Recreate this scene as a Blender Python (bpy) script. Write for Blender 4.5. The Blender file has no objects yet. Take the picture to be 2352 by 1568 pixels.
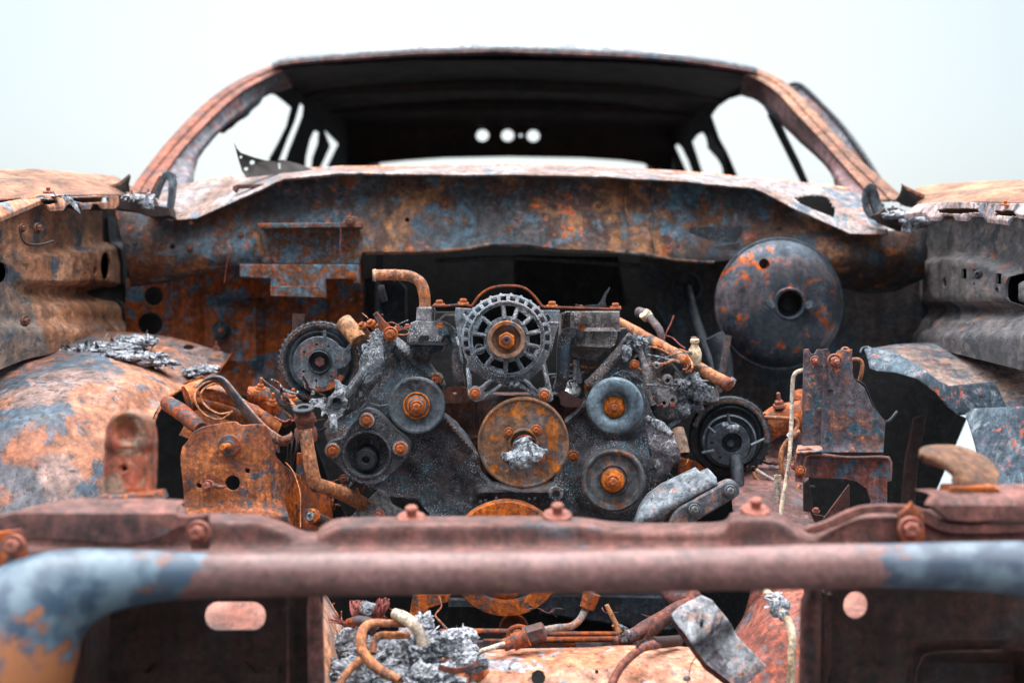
import bpy, bmesh, math, random
from mathutils import Vector, Matrix, noise, Quaternion
from math import sin, cos, pi, radians as R
random.seed(7)
SC = bpy.context.scene
# ------------------------------------------------------------ camera
K = .72 / 2352.0                      # tangent of one reference pixel (50 mm lens, 36 mm sensor)
PITCH = R(3.0); CAMZ = .95
camd = bpy.data.cameras.new('camera'); cam = bpy.data.objects.new('camera', camd)
SC.collection.objects.link(cam); SC.camera = cam
camd.lens = 50; camd.sensor_width = 36; camd.clip_end = 2000; camd.clip_start = .05
cam.location = (0, 0, CAMZ); cam.rotation_euler = (R(90) - PITCH, 0, 0)
camd.dof.use_dof = True; camd.dof.focus_distance = 2.30; camd.dof.aperture_fstop = 2.9; camd.dof.aperture_blades = 9
# ------------------------------------------------------------ overcast sky
world = bpy.data.worlds.new("World"); SC.world = world; world.use_nodes = True
wn = world.node_tree.nodes; wl = world.node_tree.links; wn.clear()
wo = wn.new('ShaderNodeOutputWorld'); add = wn.new('ShaderNodeAddShader')
sky = wn.new('ShaderNodeTexSky'); sky.sky_type = 'NISHITA'; sky.sun_disc = False
sky.sun_elevation = R(68); sky.sun_rotation = R(-36); sky.dust_density = 4; sky.air_density = 1
b1 = wn.new('ShaderNodeBackground'); b1.inputs[1].default_value = .05; wl.new(sky.outputs[0], b1.inputs[0])
tcw = wn.new('ShaderNodeTexCoord'); sp = wn.new('ShaderNodeSeparateXYZ'); wl.new(tcw.outputs['Generated'], sp.inputs[0])
ab = wn.new('ShaderNodeMath'); ab.operation = 'ABSOLUTE'; wl.new(sp.outputs[0], ab.inputs[0])
mr = wn.new('ShaderNodeMapRange'); mr.interpolation_type = 'SMOOTHSTEP'
mr.inputs[1].default_value = .14; mr.inputs[2].default_value = .46; wl.new(ab.outputs[0], mr.inputs[0])
cm = wn.new('ShaderNodeMix'); cm.data_type = 'RGBA'
cm.inputs[6].default_value = (.82, .87, .88, 1); cm.inputs[7].default_value = (.585, .69, .735, 1)
wl.new(mr.outputs[0], cm.inputs[0])
mz = wn.new('ShaderNodeMapRange'); mz.interpolation_type = 'SMOOTHSTEP'
mz.inputs[1].default_value = .42; mz.inputs[2].default_value = 1.0; wl.new(sp.outputs[2], mz.inputs[0])
cz = wn.new('ShaderNodeMix'); cz.data_type = 'RGBA'; cz.inputs[7].default_value = (7.4, 7.6, 7.8, 1)
my = wn.new('ShaderNodeMapRange'); my.interpolation_type = 'SMOOTHSTEP'; my.inputs[1].default_value = .45; my.inputs[2].default_value = -.35
my.inputs[3].default_value = 0; my.inputs[4].default_value = 1; wl.new(sp.outputs[1], my.inputs[0])   # darker sky behind the camera, added to cut the front light
cy = wn.new('ShaderNodeMix'); cy.data_type = 'RGBA'; cy.inputs[7].default_value = (.22, .25, .27, 1)
wl.new(my.outputs[0], cy.inputs[0]); wl.new(cm.outputs[2], cy.inputs[6])
wl.new(mz.outputs[0], cz.inputs[0]); wl.new(cy.outputs[2], cz.inputs[6])
b2 = wn.new('ShaderNodeBackground'); b2.inputs[1].default_value = 1.0; wl.new(cz.outputs[2], b2.inputs[0])
wl.new(b1.outputs[0], add.inputs[0]); wl.new(b2.outputs[0], add.inputs[1]); wl.new(add.outputs[0], wo.inputs[0])
sund = bpy.data.lights.new('sun', 'SUN'); sund.energy = 1.5; sund.angle = R(20); sund.color = (1, .96, .9)
sun = bpy.data.objects.new('sun', sund); SC.collection.objects.link(sun)
sun.location = (-2, 3, 7); sun.rotation_euler = Vector((-.22, .30, .92)).to_track_quat('Z', 'Y').to_euler()
SC.view_settings.view_transform = 'Standard'; SC.view_settings.look = 'None'
SC.view_settings.exposure = 0.0; SC.view_settings.gamma = 1
SC.cycles.max_bounces = 5; SC.cycles.diffuse_bounces = 3; SC.cycles.glossy_bounces = 2
SC.cycles.use_denoising = True

# ------------------------------------------------------------ helpers
FW = Vector((0, cos(PITCH), -sin(PITCH))); UP = Vector((0, sin(PITCH), cos(PITCH))); RT = Vector((1, 0, 0))
CAM = Vector((0, 0, CAMZ))
def V(px, py, d):
    return CAM + FW * d + RT * ((px - 1176) * K * d) + UP * ((784 - py) * K * d)
def plane_d(P0, n):
    def f(px, py):
        dr = FW + RT * ((px - 1176) * K) + UP * ((784 - py) * K)
        return n.dot(P0 - CAM) / n.dot(dr)
    return f
def lin(c):
    return tuple(((x / 255) / 12.92 if x / 255 <= .04045 else ((x / 255 + .055) / 1.055) ** 2.4) for x in c) + (1,)

def burnt(name, base, patch, spot, bright, s=9, cp=.5, cs=.6, cb=.68, fine=110, bump=.5, rough=.8, metal=.0, speck=None, spk=420, crack=None, seed=0, streak=1.0, alt=None, alts=3.0, soot_shade=.0, val=1.28, sat=1.10, mott=1.0):
    """burnt / rusted metal: base colour, large patches, hard edged spots, bright flecks"""
    m = bpy.data.materials.new(name); m.use_nodes = True
    N = m.node_tree.nodes; L = m.node_tree.links; N.clear()
    out = N.new('ShaderNodeOutputMaterial'); bs = N.new('ShaderNodeBsdfPrincipled'); L.new(bs.outputs[0], out.inputs[0])
    tc = N.new('ShaderNodeTexCoord'); mp = N.new('ShaderNodeMapping'); L.new(tc.outputs['Object'], mp.inputs[0])
    mp.inputs['Location'].default_value = (seed * 3.17 + 1.3, seed * 1.71, seed * 2.3); mp.inputs['Scale'].default_value = (1, streak, 1)
    def nz(sc, det, ro, dist=0):
        n = N.new('ShaderNodeTexNoise'); n.inputs['Scale'].default_value = sc; n.inputs['Detail'].default_value = det
        n.inputs['Roughness'].default_value = ro; n.inputs['Distortion'].default_value = dist
        L.new(mp.outputs[0], n.inputs['Vector']); return n.outputs[0]
    def rng(src, a, b, lo=0, hi=1):
        r = N.new('ShaderNodeMapRange'); r.inputs[1].default_value = a; r.inputs[2].default_value = b
        r.inputs[3].default_value = lo; r.inputs[4].default_value = hi; L.new(src, r.inputs[0]); return r.outputs[0]
    def mix(f, a, b, mode='MIX'):
        x = N.new('ShaderNodeMix'); x.data_type = 'RGBA'; x.blend_type = mode
        if isinstance(f, float): x.inputs[0].default_value = f
        else: L.new(f, x.inputs[0])
        for i, c in ((6, a), (7, b)):
            if isinstance(c, tuple): x.inputs[i].default_value = c
            else: L.new(c, x.inputs[i])
        return x.outputs[2]
    n1 = nz(s, 7, .62, .4); n2 = nz(s * 2.7, 10, .68, .8); n3 = nz(s * 6.1, 9, .7, .3); n4 = nz(fine, 4, .7); n5 = nz(s * .55, 3, .5)
    ba, pa = lin(base), lin(patch)
    if alt:
        nl = rng(nz(alts, 7, .62, .6), .485, .515); ba = mix(nl, ba, lin(alt[0])); pa = mix(nl, pa, lin(alt[1]))
    col = mix(rng(n1, cp - .025, cp + .03), ba, pa)
    var = mix(rng(n5, .38, .62), lin(base), lin(tuple(min(255, x * 1.25) for x in base)))
    if not alt: col = mix(.25, col, var)
    n2b = nz(s * 1.35, 9, .66, 1.0)
    col = mix(rng(n2b, cs - .015, cs + .02), col, lin(spot))
    col = mix(rng(n2, cs + .02, cs + .05, 0, .8), col, lin(spot))
    fb = N.new('ShaderNodeMath'); fb.operation = 'MULTIPLY'; L.new(rng(n3, cb - .05, cb + .02), fb.inputs[0]); L.new(rng(nz(s * .7, 5, .6, .5), .49, .56), fb.inputs[1])
    col = mix(fb.outputs[0], col, lin(bright))
    mr_ = N.new('ShaderNodeMapping'); mr_.inputs['Scale'].default_value = (6.5, 6.5, .55); L.new(mp.outputs[0], mr_.inputs[0])
    nr = N.new('ShaderNodeTexNoise'); nr.inputs['Scale'].default_value = s * .9; nr.inputs['Detail'].default_value = 6; nr.inputs['Roughness'].default_value = .6; L.new(mr_.outputs[0], nr.inputs['Vector'])
    col = mix(1.0, col, mix(rng(nr.outputs[0], .36, .62), (1 - .38 * mott, 1 - .4 * mott, 1 - .4 * mott, 1), (1 + .16 * mott, 1 + .13 * mott, 1 + .1 * mott, 1)), 'MULTIPLY')
    pit = N.new('ShaderNodeMath'); pit.operation = 'MULTIPLY'; L.new(rng(nz(max(70, s * 9), 5, .65, .2), .575, .615, 0, .75 * mott), pit.inputs[0]); L.new(rng(n1, .38, .52), pit.inputs[1])
    col = mix(pit.outputs[0], col, (.03, .028, .03, 1))
    oi = N.new('ShaderNodeObjectInfo'); col = mix(1.0, col, mix(oi.outputs['Random'], (.78, .76, .76, 1), (1.06, 1.06, 1.06, 1)), 'MULTIPLY')
    g = mix(rng(n4, .3, .72), (.55, .55, .55, 1), (1.3, 1.3, 1.3, 1)); col = mix(1.0, col, g, 'MULTIPLY')
    g = mix(rng(n3, .35, .62), (1 - .58 * mott,) * 3 + (1,), (1 + .18 * mott,) * 3 + (1,)); col = mix(1.0, col, g, 'MULTIPLY')
    if soot_shade: col = mix(rng(nz(s * .8, 6, .6, .6), .50, .60, 0, soot_shade), col, (.02, .022, .026, 1))
    if speck:
        v = N.new('ShaderNodeTexVoronoi'); v.inputs['Scale'].default_value = spk; L.new(mp.outputs[0], v.inputs['Vector'])
        f = N.new('ShaderNodeMath'); f.operation = 'MULTIPLY'
        L.new(rng(v.outputs['Distance'], .34, .16, 0, .9), f.inputs[0]); L.new(rng(nz(s * 2.4, 6, .65), .42, .60), f.inputs[1])
        col = mix(f.outputs[0], col, lin(speck))
    if crack:
        v = N.new('ShaderNodeTexVoronoi'); v.feature = 'DISTANCE_TO_EDGE'; v.inputs['Scale'].default_value = 75
        wv = N.new('ShaderNodeVectorMath'); wv.operation = 'ADD'
        nn = N.new('ShaderNodeTexNoise'); nn.inputs['Scale'].default_value = 60; nn.inputs['Detail'].default_value = 4; L.new(mp.outputs[0], nn.inputs['Vector'])
        sc = N.new('ShaderNodeVectorMath'); sc.operation = 'SCALE'; sc.inputs[3].default_value = .03; L.new(nn.outputs['Color'], sc.inputs[0])
        L.new(mp.outputs[0], wv.inputs[0]); L.new(sc.outputs[0], wv.inputs[1]); L.new(wv.outputs[0], v.inputs['Vector'])
        f = N.new('ShaderNodeMath'); f.operation = 'MULTIPLY'
        L.new(rng(v.outputs['Distance'], .045, .0), f.inputs[0]); L.new(rng(n2, .42, .62), f.inputs[1])
        col = mix(f.outputs[0], col, lin(crack))
    hs = N.new('ShaderNodeHueSaturation'); hs.inputs['Saturation'].default_value = sat; hs.inputs['Value'].default_value = val; L.new(col, hs.inputs['Color'])
    L.new(hs.outputs[0], bs.inputs['Base Color'])
    L.new(rng(n2, .3, .7, rough + .12, rough - .18), bs.inputs['Roughness']); bs.inputs['Metallic'].default_value = metal
    a = N.new('ShaderNodeMath'); a.operation = 'ADD'; L.new(n3, a.inputs[0])
    b_ = N.new('ShaderNodeMath'); b_.operation = 'MULTIPLY'; b_.inputs[1].default_value = .35; L.new(n4, b_.inputs[0]); L.new(b_.outputs[0], a.inputs[1])
    bp = N.new('ShaderNodeBump'); bp.inputs['Strength'].default_value = bump; bp.inputs['Distance'].default_value = .006
    L.new(a.outputs[0], bp.inputs['Height']); L.new(bp.outputs[0], bs.inputs['Normal'])
    return m

ORANGE = (196, 98, 40); BLUE = (84, 104, 118); DARK = (42, 44, 50); BROWN = (112, 62, 48); PINK = (176, 118, 104); TAN = (196, 142, 104); ASHC = (196, 202, 208)
M = {}
M['rust'] = burnt('orange_rust', (158, 84, 48), (108, 60, 48), (66, 74, 84), (214, 124, 58), s=14, cp=.5, cs=.57, cb=.62, seed=1, soot_shade=.5)
M['rusthot'] = burnt('bright_orange_rust', (180, 92, 30), (128, 68, 38), (64, 66, 70), (222, 134, 44), s=22, cp=.5, cs=.56, cb=.63, seed=2, soot_shade=.4)
M['pink'] = burnt('pink_brown_rust', (116, 72, 64), (90, 54, 48), (92, 86, 92), (176, 108, 78), val=1.0, sat=.98, s=9, cp=.52, cs=.64, cb=.70, seed=3, bump=.25, soot_shade=.3)
M['pinklt'] = burnt('pale_scaled_rust', (190, 142, 122), (186, 120, 90), (150, 158, 168), (222, 150, 104), s=8, cp=.52, cs=.58, cb=.66, seed=4, bump=.3)
M['wall'] = burnt('burnt_bulkhead', (160, 114, 80), (92, 66, 56), (84, 110, 126), (192, 94, 52), sat=1.05, val=1.2, s=9, cp=.5, cs=.565, cb=.61, seed=5, alt=((116, 78, 56), (84, 84, 88)), alts=3.2, soot_shade=.6)
M['walldk'] = burnt('shade_dark_bulkhead', (62, 56, 56), (44, 56, 66), (60, 82, 96), (126, 70, 42), s=9, cp=.5, cs=.60, cb=.66, seed=6)  # dark bulkhead tones that carry the shade deep in the bay
M['tan'] = burnt('tan_rust', streak=.4, sat=.98, base=(172, 124, 94), patch=(150, 98, 64), spot=(72, 82, 92), bright=(212, 138, 80), s=7, cp=.5, cs=.60, cb=.66, seed=7, bump=.3, alt=((150, 118, 96), (110, 98, 92)), soot_shade=.35)
M['grey'] = burnt('grey_inner_wing', streak=.4, base=(106, 102, 102), patch=(76, 78, 84), spot=(56, 64, 72), bright=(156, 86, 52), s=8, cp=.5, cs=.6, cb=.63, seed=8, bump=.3, soot_shade=.5)
M['arch'] = burnt('rust_wheel_arch', streak=.6, sat=1.0, base=(176, 120, 92), patch=(154, 128, 120), spot=(84, 102, 118), bright=(196, 114, 70), s=7, cp=.5, cs=.56, cb=.68, seed=9, alt=((166, 104, 76), (104, 104, 112)), bump=.35, soot_shade=.35)
M['archb'] = burnt('blue_wheel_arch', streak=.6, base=(132, 140, 148), patch=(80, 96, 108), spot=(54, 62, 72), bright=(184, 108, 76), s=11, cp=.5, cs=.58, cb=.61, seed=10, alt=((150, 132, 124), (96, 100, 108)), bump=.35, soot_shade=.4)
M['cast'] = burnt('burnt_cast_alloy', (88, 92, 100), (74, 70, 74), (66, 90, 102), (128, 126, 128), s=9, cp=.5, cs=.58, cb=.68, seed=11, alt=((92, 80, 80), (58, 72, 82)), alts=7, speck=(196, 208, 214), spk=330, bump=.3)
M['castlt'] = burnt('ashy_cast_alloy', (128, 128, 132), (96, 90, 92), (82, 104, 116), (170, 120, 90), s=14, cp=.5, cs=.58, cb=.68, seed=12, speck=(214, 220, 224), spk=300, bump=.5)
M['steel'] = burnt('blued_steel', (84, 94, 102), (60, 66, 72), (46, 52, 60), (146, 96, 66), s=14, cp=.5, cs=.60, cb=.66, seed=13, bump=.3, metal=.25, rough=.6)
M['steeldk'] = burnt('black_steel', (44, 50, 58), (34, 36, 42), (64, 74, 82), (120, 66, 42), s=20, cp=.5, cs=.60, cb=.68, seed=14, bump=.4, metal=.2, rough=.6)
M['pump'] = burnt('pump_pulley_rust', (112, 84, 66), (88, 90, 94), (176, 104, 44), (206, 132, 60), s=12, cp=.5, cs=.565, cb=.68, seed=15, bump=.3)
M['booster'] = burnt('booster_steel', (68, 84, 98), (52, 74, 90), (176, 94, 54), (190, 100, 54), s=6, cp=.5, cs=.62, cb=.62, seed=16, alt=((104, 98, 104), (66, 78, 90)), bump=.12, metal=.45, rough=.55, soot_shade=.4)
M['bolt'] = burnt('rusty_bolt', (196, 108, 46), (150, 78, 38), (92, 62, 50), (222, 146, 76), val=1.1, sat=1.0, s=1.2, cp=.5, cs=.66, cb=.66, fine=12, seed=17, bump=.12)
M['boltpk'] = burnt('pale_rusty_bolt', (166, 100, 84), (140, 78, 62), (110, 72, 62), (196, 126, 100), val=1.05, sat=1.0, s=1.2, fine=12, seed=18, bump=.12)
M['boltgr'] = burnt('grey_bolt', (110, 116, 122), (80, 84, 90), (150, 96, 64), (170, 170, 170), s=1.6, fine=12, seed=19, bump=.12)
M['ash'] = burnt('pale_ash', (190, 196, 204), (144, 152, 160), (88, 96, 106), (222, 226, 230), s=30, cp=.52, cs=.56, cb=.62, fine=260, seed=20, bump=.8, rough=.95)
M['ashdk'] = burnt('grey_ash', (158, 166, 174), (116, 122, 130), (66, 70, 78), (206, 212, 216), s=34, cp=.5, cs=.56, cb=.62, fine=260, seed=21, bump=1.0, rough=.95)
M['melt'] = burnt('charred_hose', (74, 80, 88), (44, 46, 52), (36, 38, 42), (160, 166, 172), s=22, cp=.48, cs=.58, cb=.66, seed=22, crack=(168, 176, 182), bump=.8)
M['black'] = burnt('soot_shade', (20, 18, 19), (14, 15, 17), (26, 28, 32), (44, 28, 22), s=10, cp=.5, cs=.62, cb=.68, seed=23, val=1.0, bump=.3, rough=.9)  # soot black, also paints the dark of slots, gaps and backings
M['roofin'] = burnt('charred_roof_lining', (42, 27, 21), (27, 19, 17), (50, 38, 32), (66, 38, 26), s=5, cp=.5, cs=.62, cb=.66, seed=24, val=.72, sat=1.25, bump=.3, rough=.9)
M['roofout'] = burnt('bleached_roof', (160, 166, 168), (120, 124, 130), (196, 130, 96), (214, 218, 218), s=7, cp=.5, cs=.60, cb=.66, seed=25, bump=.2)
M['pillar'] = burnt('pillar_rust', (146, 80, 56), (116, 72, 60), (84, 86, 96), (180, 108, 76), val=1.05, sat=1.0, s=7, cp=.52, cs=.64, cb=.66, seed=26, bump=.25)
M['pillarin'] = burnt('pillar_inner', (104, 104, 112), (126, 88, 82), (62, 70, 82), (190, 100, 66), s=9, cp=.52, cs=.60, cb=.66, seed=27, bump=.2)
M['cowl'] = burnt('ashy_cowl', streak=.5, base=(146, 138, 138), patch=(128, 98, 84), spot=(92, 108, 122), bright=(196, 120, 80), s=8, cp=.5, cs=.58, cb=.64, seed=28, bump=.3)
M['bar'] = burnt('bar_rust', (148, 98, 86), (132, 84, 72), (160, 110, 90), (200, 128, 84), s=5, cp=.52, cs=.66, cb=.70, seed=29, bump=.12, rough=.7)
M['soot_shade'] = burnt('shade_dark_panel', (62, 40, 36), (44, 32, 32), (34, 36, 42), (100, 56, 40), s=8, cp=.5, cs=.62, cb=.68, seed=30, bump=.2)  # dark brown carries the shade of the recessed lamp panels
M['pipe'] = burnt('scaled_pipe', (176, 122, 92), (140, 96, 76), (86, 84, 88), (206, 120, 60), s=24, cp=.52, cs=.60, cb=.62, seed=31, bump=.5)
M['pipegr'] = burnt('bleached_pipe', (190, 174, 156), (150, 142, 138), (120, 100, 84), (210, 160, 120), s=24, cp=.54, cs=.64, cb=.66, seed=32, bump=.3)
M['blueplate'] = burnt('blue_purple_plate', (88, 62, 64), (62, 78, 92), (52, 60, 68), (160, 84, 60), s=14, cp=.49, cs=.60, cb=.62, seed=33, bump=.5)
M['shield'] = burnt('bleached_shield', (140, 152, 160), (108, 114, 122), (90, 86, 92), (176, 108, 80), s=13, cp=.52, cs=.60, cb=.62, seed=34, bump=.35, metal=.15)
M['wire'] = burnt('copper_wire', (140, 84, 76), (120, 62, 64), (96, 56, 60), (196, 120, 100), s=40, seed=35, bump=.1)
M['beige'] = burnt('scorched_canister', (150, 120, 96), (170, 120, 84), (150, 100, 70), (214, 190, 160), s=16, seed=36, bump=.2)
M['chrome'] = burnt('bare_metal', (190, 196, 200), (140, 148, 154), (80, 88, 96), (210, 214, 216), s=30, cs=.62, seed=37, bump=.5, metal=.8, rough=.4)
M['cream'] = burnt('cream_sheath', (206, 190, 166), (186, 160, 130), (150, 130, 110), (220, 208, 190), s=20, seed=38, bump=.2)

CAR_LOC = Vector((0, 3.6, 0))
def obj(name, me, mat, parent=None, loc=None):
    o = bpy.data.objects.new(name, me); SC.collection.objects.link(o)
    if mat is not None: me.materials.clear(); me.materials.append(mat)
    if parent is not None:
        o.parent = parent; o.matrix_parent_inverse = INV.get(parent.name, Matrix())
    INV[o.name] = Matrix()
    if loc is not None:
        o.location = loc; INV[o.name] = Matrix.Translation(-Vector(loc))
    return o
INV = {}
def empty(name, loc, label, cat):
    e = bpy.data.objects.new(name, None); SC.collection.objects.link(e); e.location = loc; e.empty_display_size = .1
    e['label'] = label; e['category'] = cat; INV[e.name] = Matrix.Translation(-Vector(loc)); return e
def top(o, label, cat, group=None, kind=None):
    """make a single-mesh object a thing of its own, origin at its base"""
    me = o.data; vs = [v.co for v in me.vertices]
    c = Vector((sum(v.x for v in vs) / len(vs), sum(v.y for v in vs) / len(vs), min(v.z for v in vs)))
    me.transform(Matrix.Translation(-c)); o.location = c; INV[o.name] = Matrix.Translation(-c)
    o['label'] = label; o['category'] = cat
    if group: o['group'] = group
    if kind: o['kind'] = kind
    return o
def finish(verts, faces, name, mat, parent, angle=38, closed=True, bev=0):
    me = bpy.data.meshes.new(name); me.from_pydata([tuple(v) for v in verts], [], faces)
    bm = bmesh.new(); bm.from_mesh(me); bmesh.ops.remove_doubles(bm, verts=bm.verts, dist=1e-5)
    bmesh.ops.recalc_face_normals(bm, faces=bm.faces); bm.to_mesh(me); bm.free()
    for p in me.polygons: p.use_smooth = True
    me.set_sharp_from_angle(angle=R(angle))
    return obj(name, me, mat, parent)

def cr(p0, p1, p2, p3, t):
    return tuple(.5 * ((2 * b) + (-a + c) * t + (2 * a - 5 * b + 4 * c - d) * t * t + (-a + 3 * b - 3 * c + d) * t ** 3) for a, b, c, d in zip(p0, p1, p2, p3))
def spline(pts, n=6, closed=False):
    out = []; m = len(pts)
    if closed:
        for i in range(m):
            for k in range(n): out.append(cr(pts[i - 1], pts[i], pts[(i + 1) % m], pts[(i + 2) % m], k / n))
        return out
    for i in range(m - 1):
        a = pts[max(i - 1, 0)]; b = pts[i]; c = pts[i + 1]; d = pts[min(i + 2, m - 1)]
        for k in range(n): out.append(cr(a, b, c, d, k / n))
    out.append(tuple(pts[-1])); return out
def circ(cx, cy, r, n=20, ry=None, a0=0):
    ry = ry or r
    return [(cx + r * cos(a0 + 2 * pi * i / n), cy + ry * sin(a0 + 2 * pi * i / n)) for i in range(n)]
def rect(x0, y0, x1, y1): return [(x0, y0), (x1, y0), (x1, y1), (x0, y1)]
def rrect(x0, y0, x1, y1, r, n=5):
    o = []
    for cx, cy, a in ((x1 - r, y0 + r, -90), (x1 - r, y1 - r, 0), (x0 + r, y1 - r, 90), (x0 + r, y0 + r, 180)):
        for i in range(n + 1): o.append((cx + r * cos(R(a + 90 * i / n)), cy + r * sin(R(a + 90 * i / n))))
    return o

def plate(name, outline, d, thick, mat, parent, holes=(), rnd=2.0, grid=None, relief=None, nz=0, nf=12, tvec=None, jag=0, angle=38, rvec=None):
    """a sheet or casting seen from the front: outline in reference pixels at distance d (number or function), real thickness in metres"""
    df = d if callable(d) else (lambda x, y: d)
    bm = bmesh.new(); edges = []
    for lp in [outline] + list(holes):
        if jag and lp is outline:
            l2 = []
            for i in range(len(lp)):
                a = lp[i]; b = lp[(i + 1) % len(lp)]; n = max(1, int(math.hypot(b[0] - a[0], b[1] - a[1]) / 7))
                for k in range(n):
                    x = a[0] + (b[0] - a[0]) * k / n; y = a[1] + (b[1] - a[1]) * k / n
                    q = noise.noise_vector(Vector((x * .11, y * .11, 3.3))); l2.append((x + q.x * jag, y + q.y * jag))
            lp = l2
        vs = [bm.verts.new((x, y, 0)) for x, y in [p[:2] for p in lp]]
        for i in range(len(vs)): edges.append(bm.edges.new((vs[i - 1], vs[i])))
    bmesh.ops.triangle_fill(bm, use_beauty=True, use_dissolve=False, edges=edges)
    for f in bm.faces:
        if f.normal.z < 0: f.normal_flip()
    bmesh.ops.recalc_face_normals(bm, faces=bm.faces)
    if sum(f.normal.z * f.calc_area() for f in bm.faces) < 0: bmesh.ops.reverse_faces(bm, faces=bm.faces)
    if rnd:
        for th, z0 in ((.35 * rnd, rnd), (.65 * rnd, .35 * rnd)):
            inner = [f for f in bm.faces if f.select is False and f.tag is False]
            for v in bm.verts:
                if any(e.is_boundary for e in v.link_edges) and z0 == rnd: v.co.z = 0
            res = bmesh.ops.inset_region(bm, faces=inner, thickness=th, use_boundary=True, use_even_offset=True)
            for f in res['faces']: f.tag = True
        ring2 = set()
        for v in bm.verts:
            ty = [f.tag for f in v.link_faces]
            if any(e.is_boundary for e in v.link_edges): v.co.z = rnd * .9
            elif all(ty): v.co.z = rnd * .27
    if grid:
        xs = [v.co.x for v in bm.verts]; ys = [v.co.y for v in bm.verts]
        for lo, hi, ax in ((min(xs), max(xs), 0), (min(ys), max(ys), 1)):
            g = math.floor(lo / grid) * grid + grid * .5 + .013
            while g < hi:
                if g > lo:
                    co = (g, 0, 0) if ax == 0 else (0, g, 0); no = (1, 0, 0) if ax == 0 else (0, 1, 0)
                    bmesh.ops.bisect_plane(bm, geom=list(bm.verts) + list(bm.edges) + list(bm.faces), plane_co=co, plane_no=no, dist=1e-4)
                g += grid
    bm.verts.index_update(); bm.verts.ensure_lookup_table()
    fr = []; bk = []
    for v in bm.verts:
        x, y, z = v.co; dd = df(x, y)
        if relief and rvec is None: dd += relief(x, y)
        p = V(x, y, dd) + FW * (z * K * dd)
        if relief and rvec is not None: p = p + rvec * relief(x, y)
        if nz: p = p + FW * (noise.fractal(p * nf, 1, 2, 3) * nz)
        b = V(x, y, dd) + (tvec if tvec is not None else FW * thick)
        if relief and rvec is not None: b = b + rvec * relief(x, y)
        if nz: b = b + FW * (noise.fractal(p * nf, 1, 2, 3) * nz)
        fr.append(p); bk.append(b)
    n = len(fr); faces = []
    for f in bm.faces:
        ids = [v.index for v in f.verts]; faces.append(ids); faces.append([i + n for i in reversed(ids)])
    for e in bm.edges:
        if e.is_boundary:
            a, b = e.verts[0].index, e.verts[1].index; faces.append([a, b, b + n, a + n])
    bm.free()
    return finish(fr + bk, faces, name, mat, parent, angle)

def sheet(name, rows, mat, parent, nu=6, nv=6, thick=.003, nz=0, nf=6, linv=False, linu=False, world_pts=False, angle=50, holes=()):
    """a bent metal skin through rows of control points (px, py, distance)"""
    rr = [[(V(*p) if not world_pts else Vector(p)) for p in r] for r in rows]
    rr = [[tuple(p) for p in r] for r in rr]
    def lsp(pts, n):
        out = []
        for i in range(len(pts) - 1):
            for k in range(n): out.append(tuple(a + (b - a) * k / n for a, b in zip(pts[i], pts[i + 1])))
        return out + [tuple(pts[-1])]
    rows2 = [lsp(r, nu) if linu else spline(r, nu) for r in rr]
    cols = [[rows2[i][j] for i in range(len(rows2))] for j in range(len(rows2[0]))]
    cols2 = [lsp(c, nv) if linv else spline(c, nv) for c in cols]
    W = len(cols2); H = len(cols2[0]); verts = []
    for j in range(W):
        for i in range(H):
            p = Vector(cols2[j][i])
            if nz: p = p + noise.noise_vector(p * nf) * nz + noise.noise_vector(p * nf * 3.1) * nz * .4
            verts.append(p)
    faces = [[j * H + i, (j + 1) * H + i, (j + 1) * H + i + 1, j * H + i + 1] for j in range(W - 1) for i in range(H - 1)]
    if holes:
        def inside(f):
            c = sum((verts[k] for k in f), Vector()) / 4 - CAM; d = c.dot(FW); x = 1176 + c.dot(RT) / d / K; y = 784 - c.dot(UP) / d / K
            for pg in holes:
                k = False
                for a in range(len(pg)):
                    (x0, y0), (x1, y1) = pg[a - 1], pg[a]
                    if (y0 > y) != (y1 > y) and x < (x1 - x0) * (y - y0) / (y1 - y0) + x0: k = not k
                if k: return True
            return False
        faces = [f for f in faces if not inside(f)]
    o = finish(verts, faces, name, mat, parent, angle)
    md = o.modifiers.new('solid', 'SOLIDIFY'); md.thickness = thick; md.offset = 0
    return o

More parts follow.
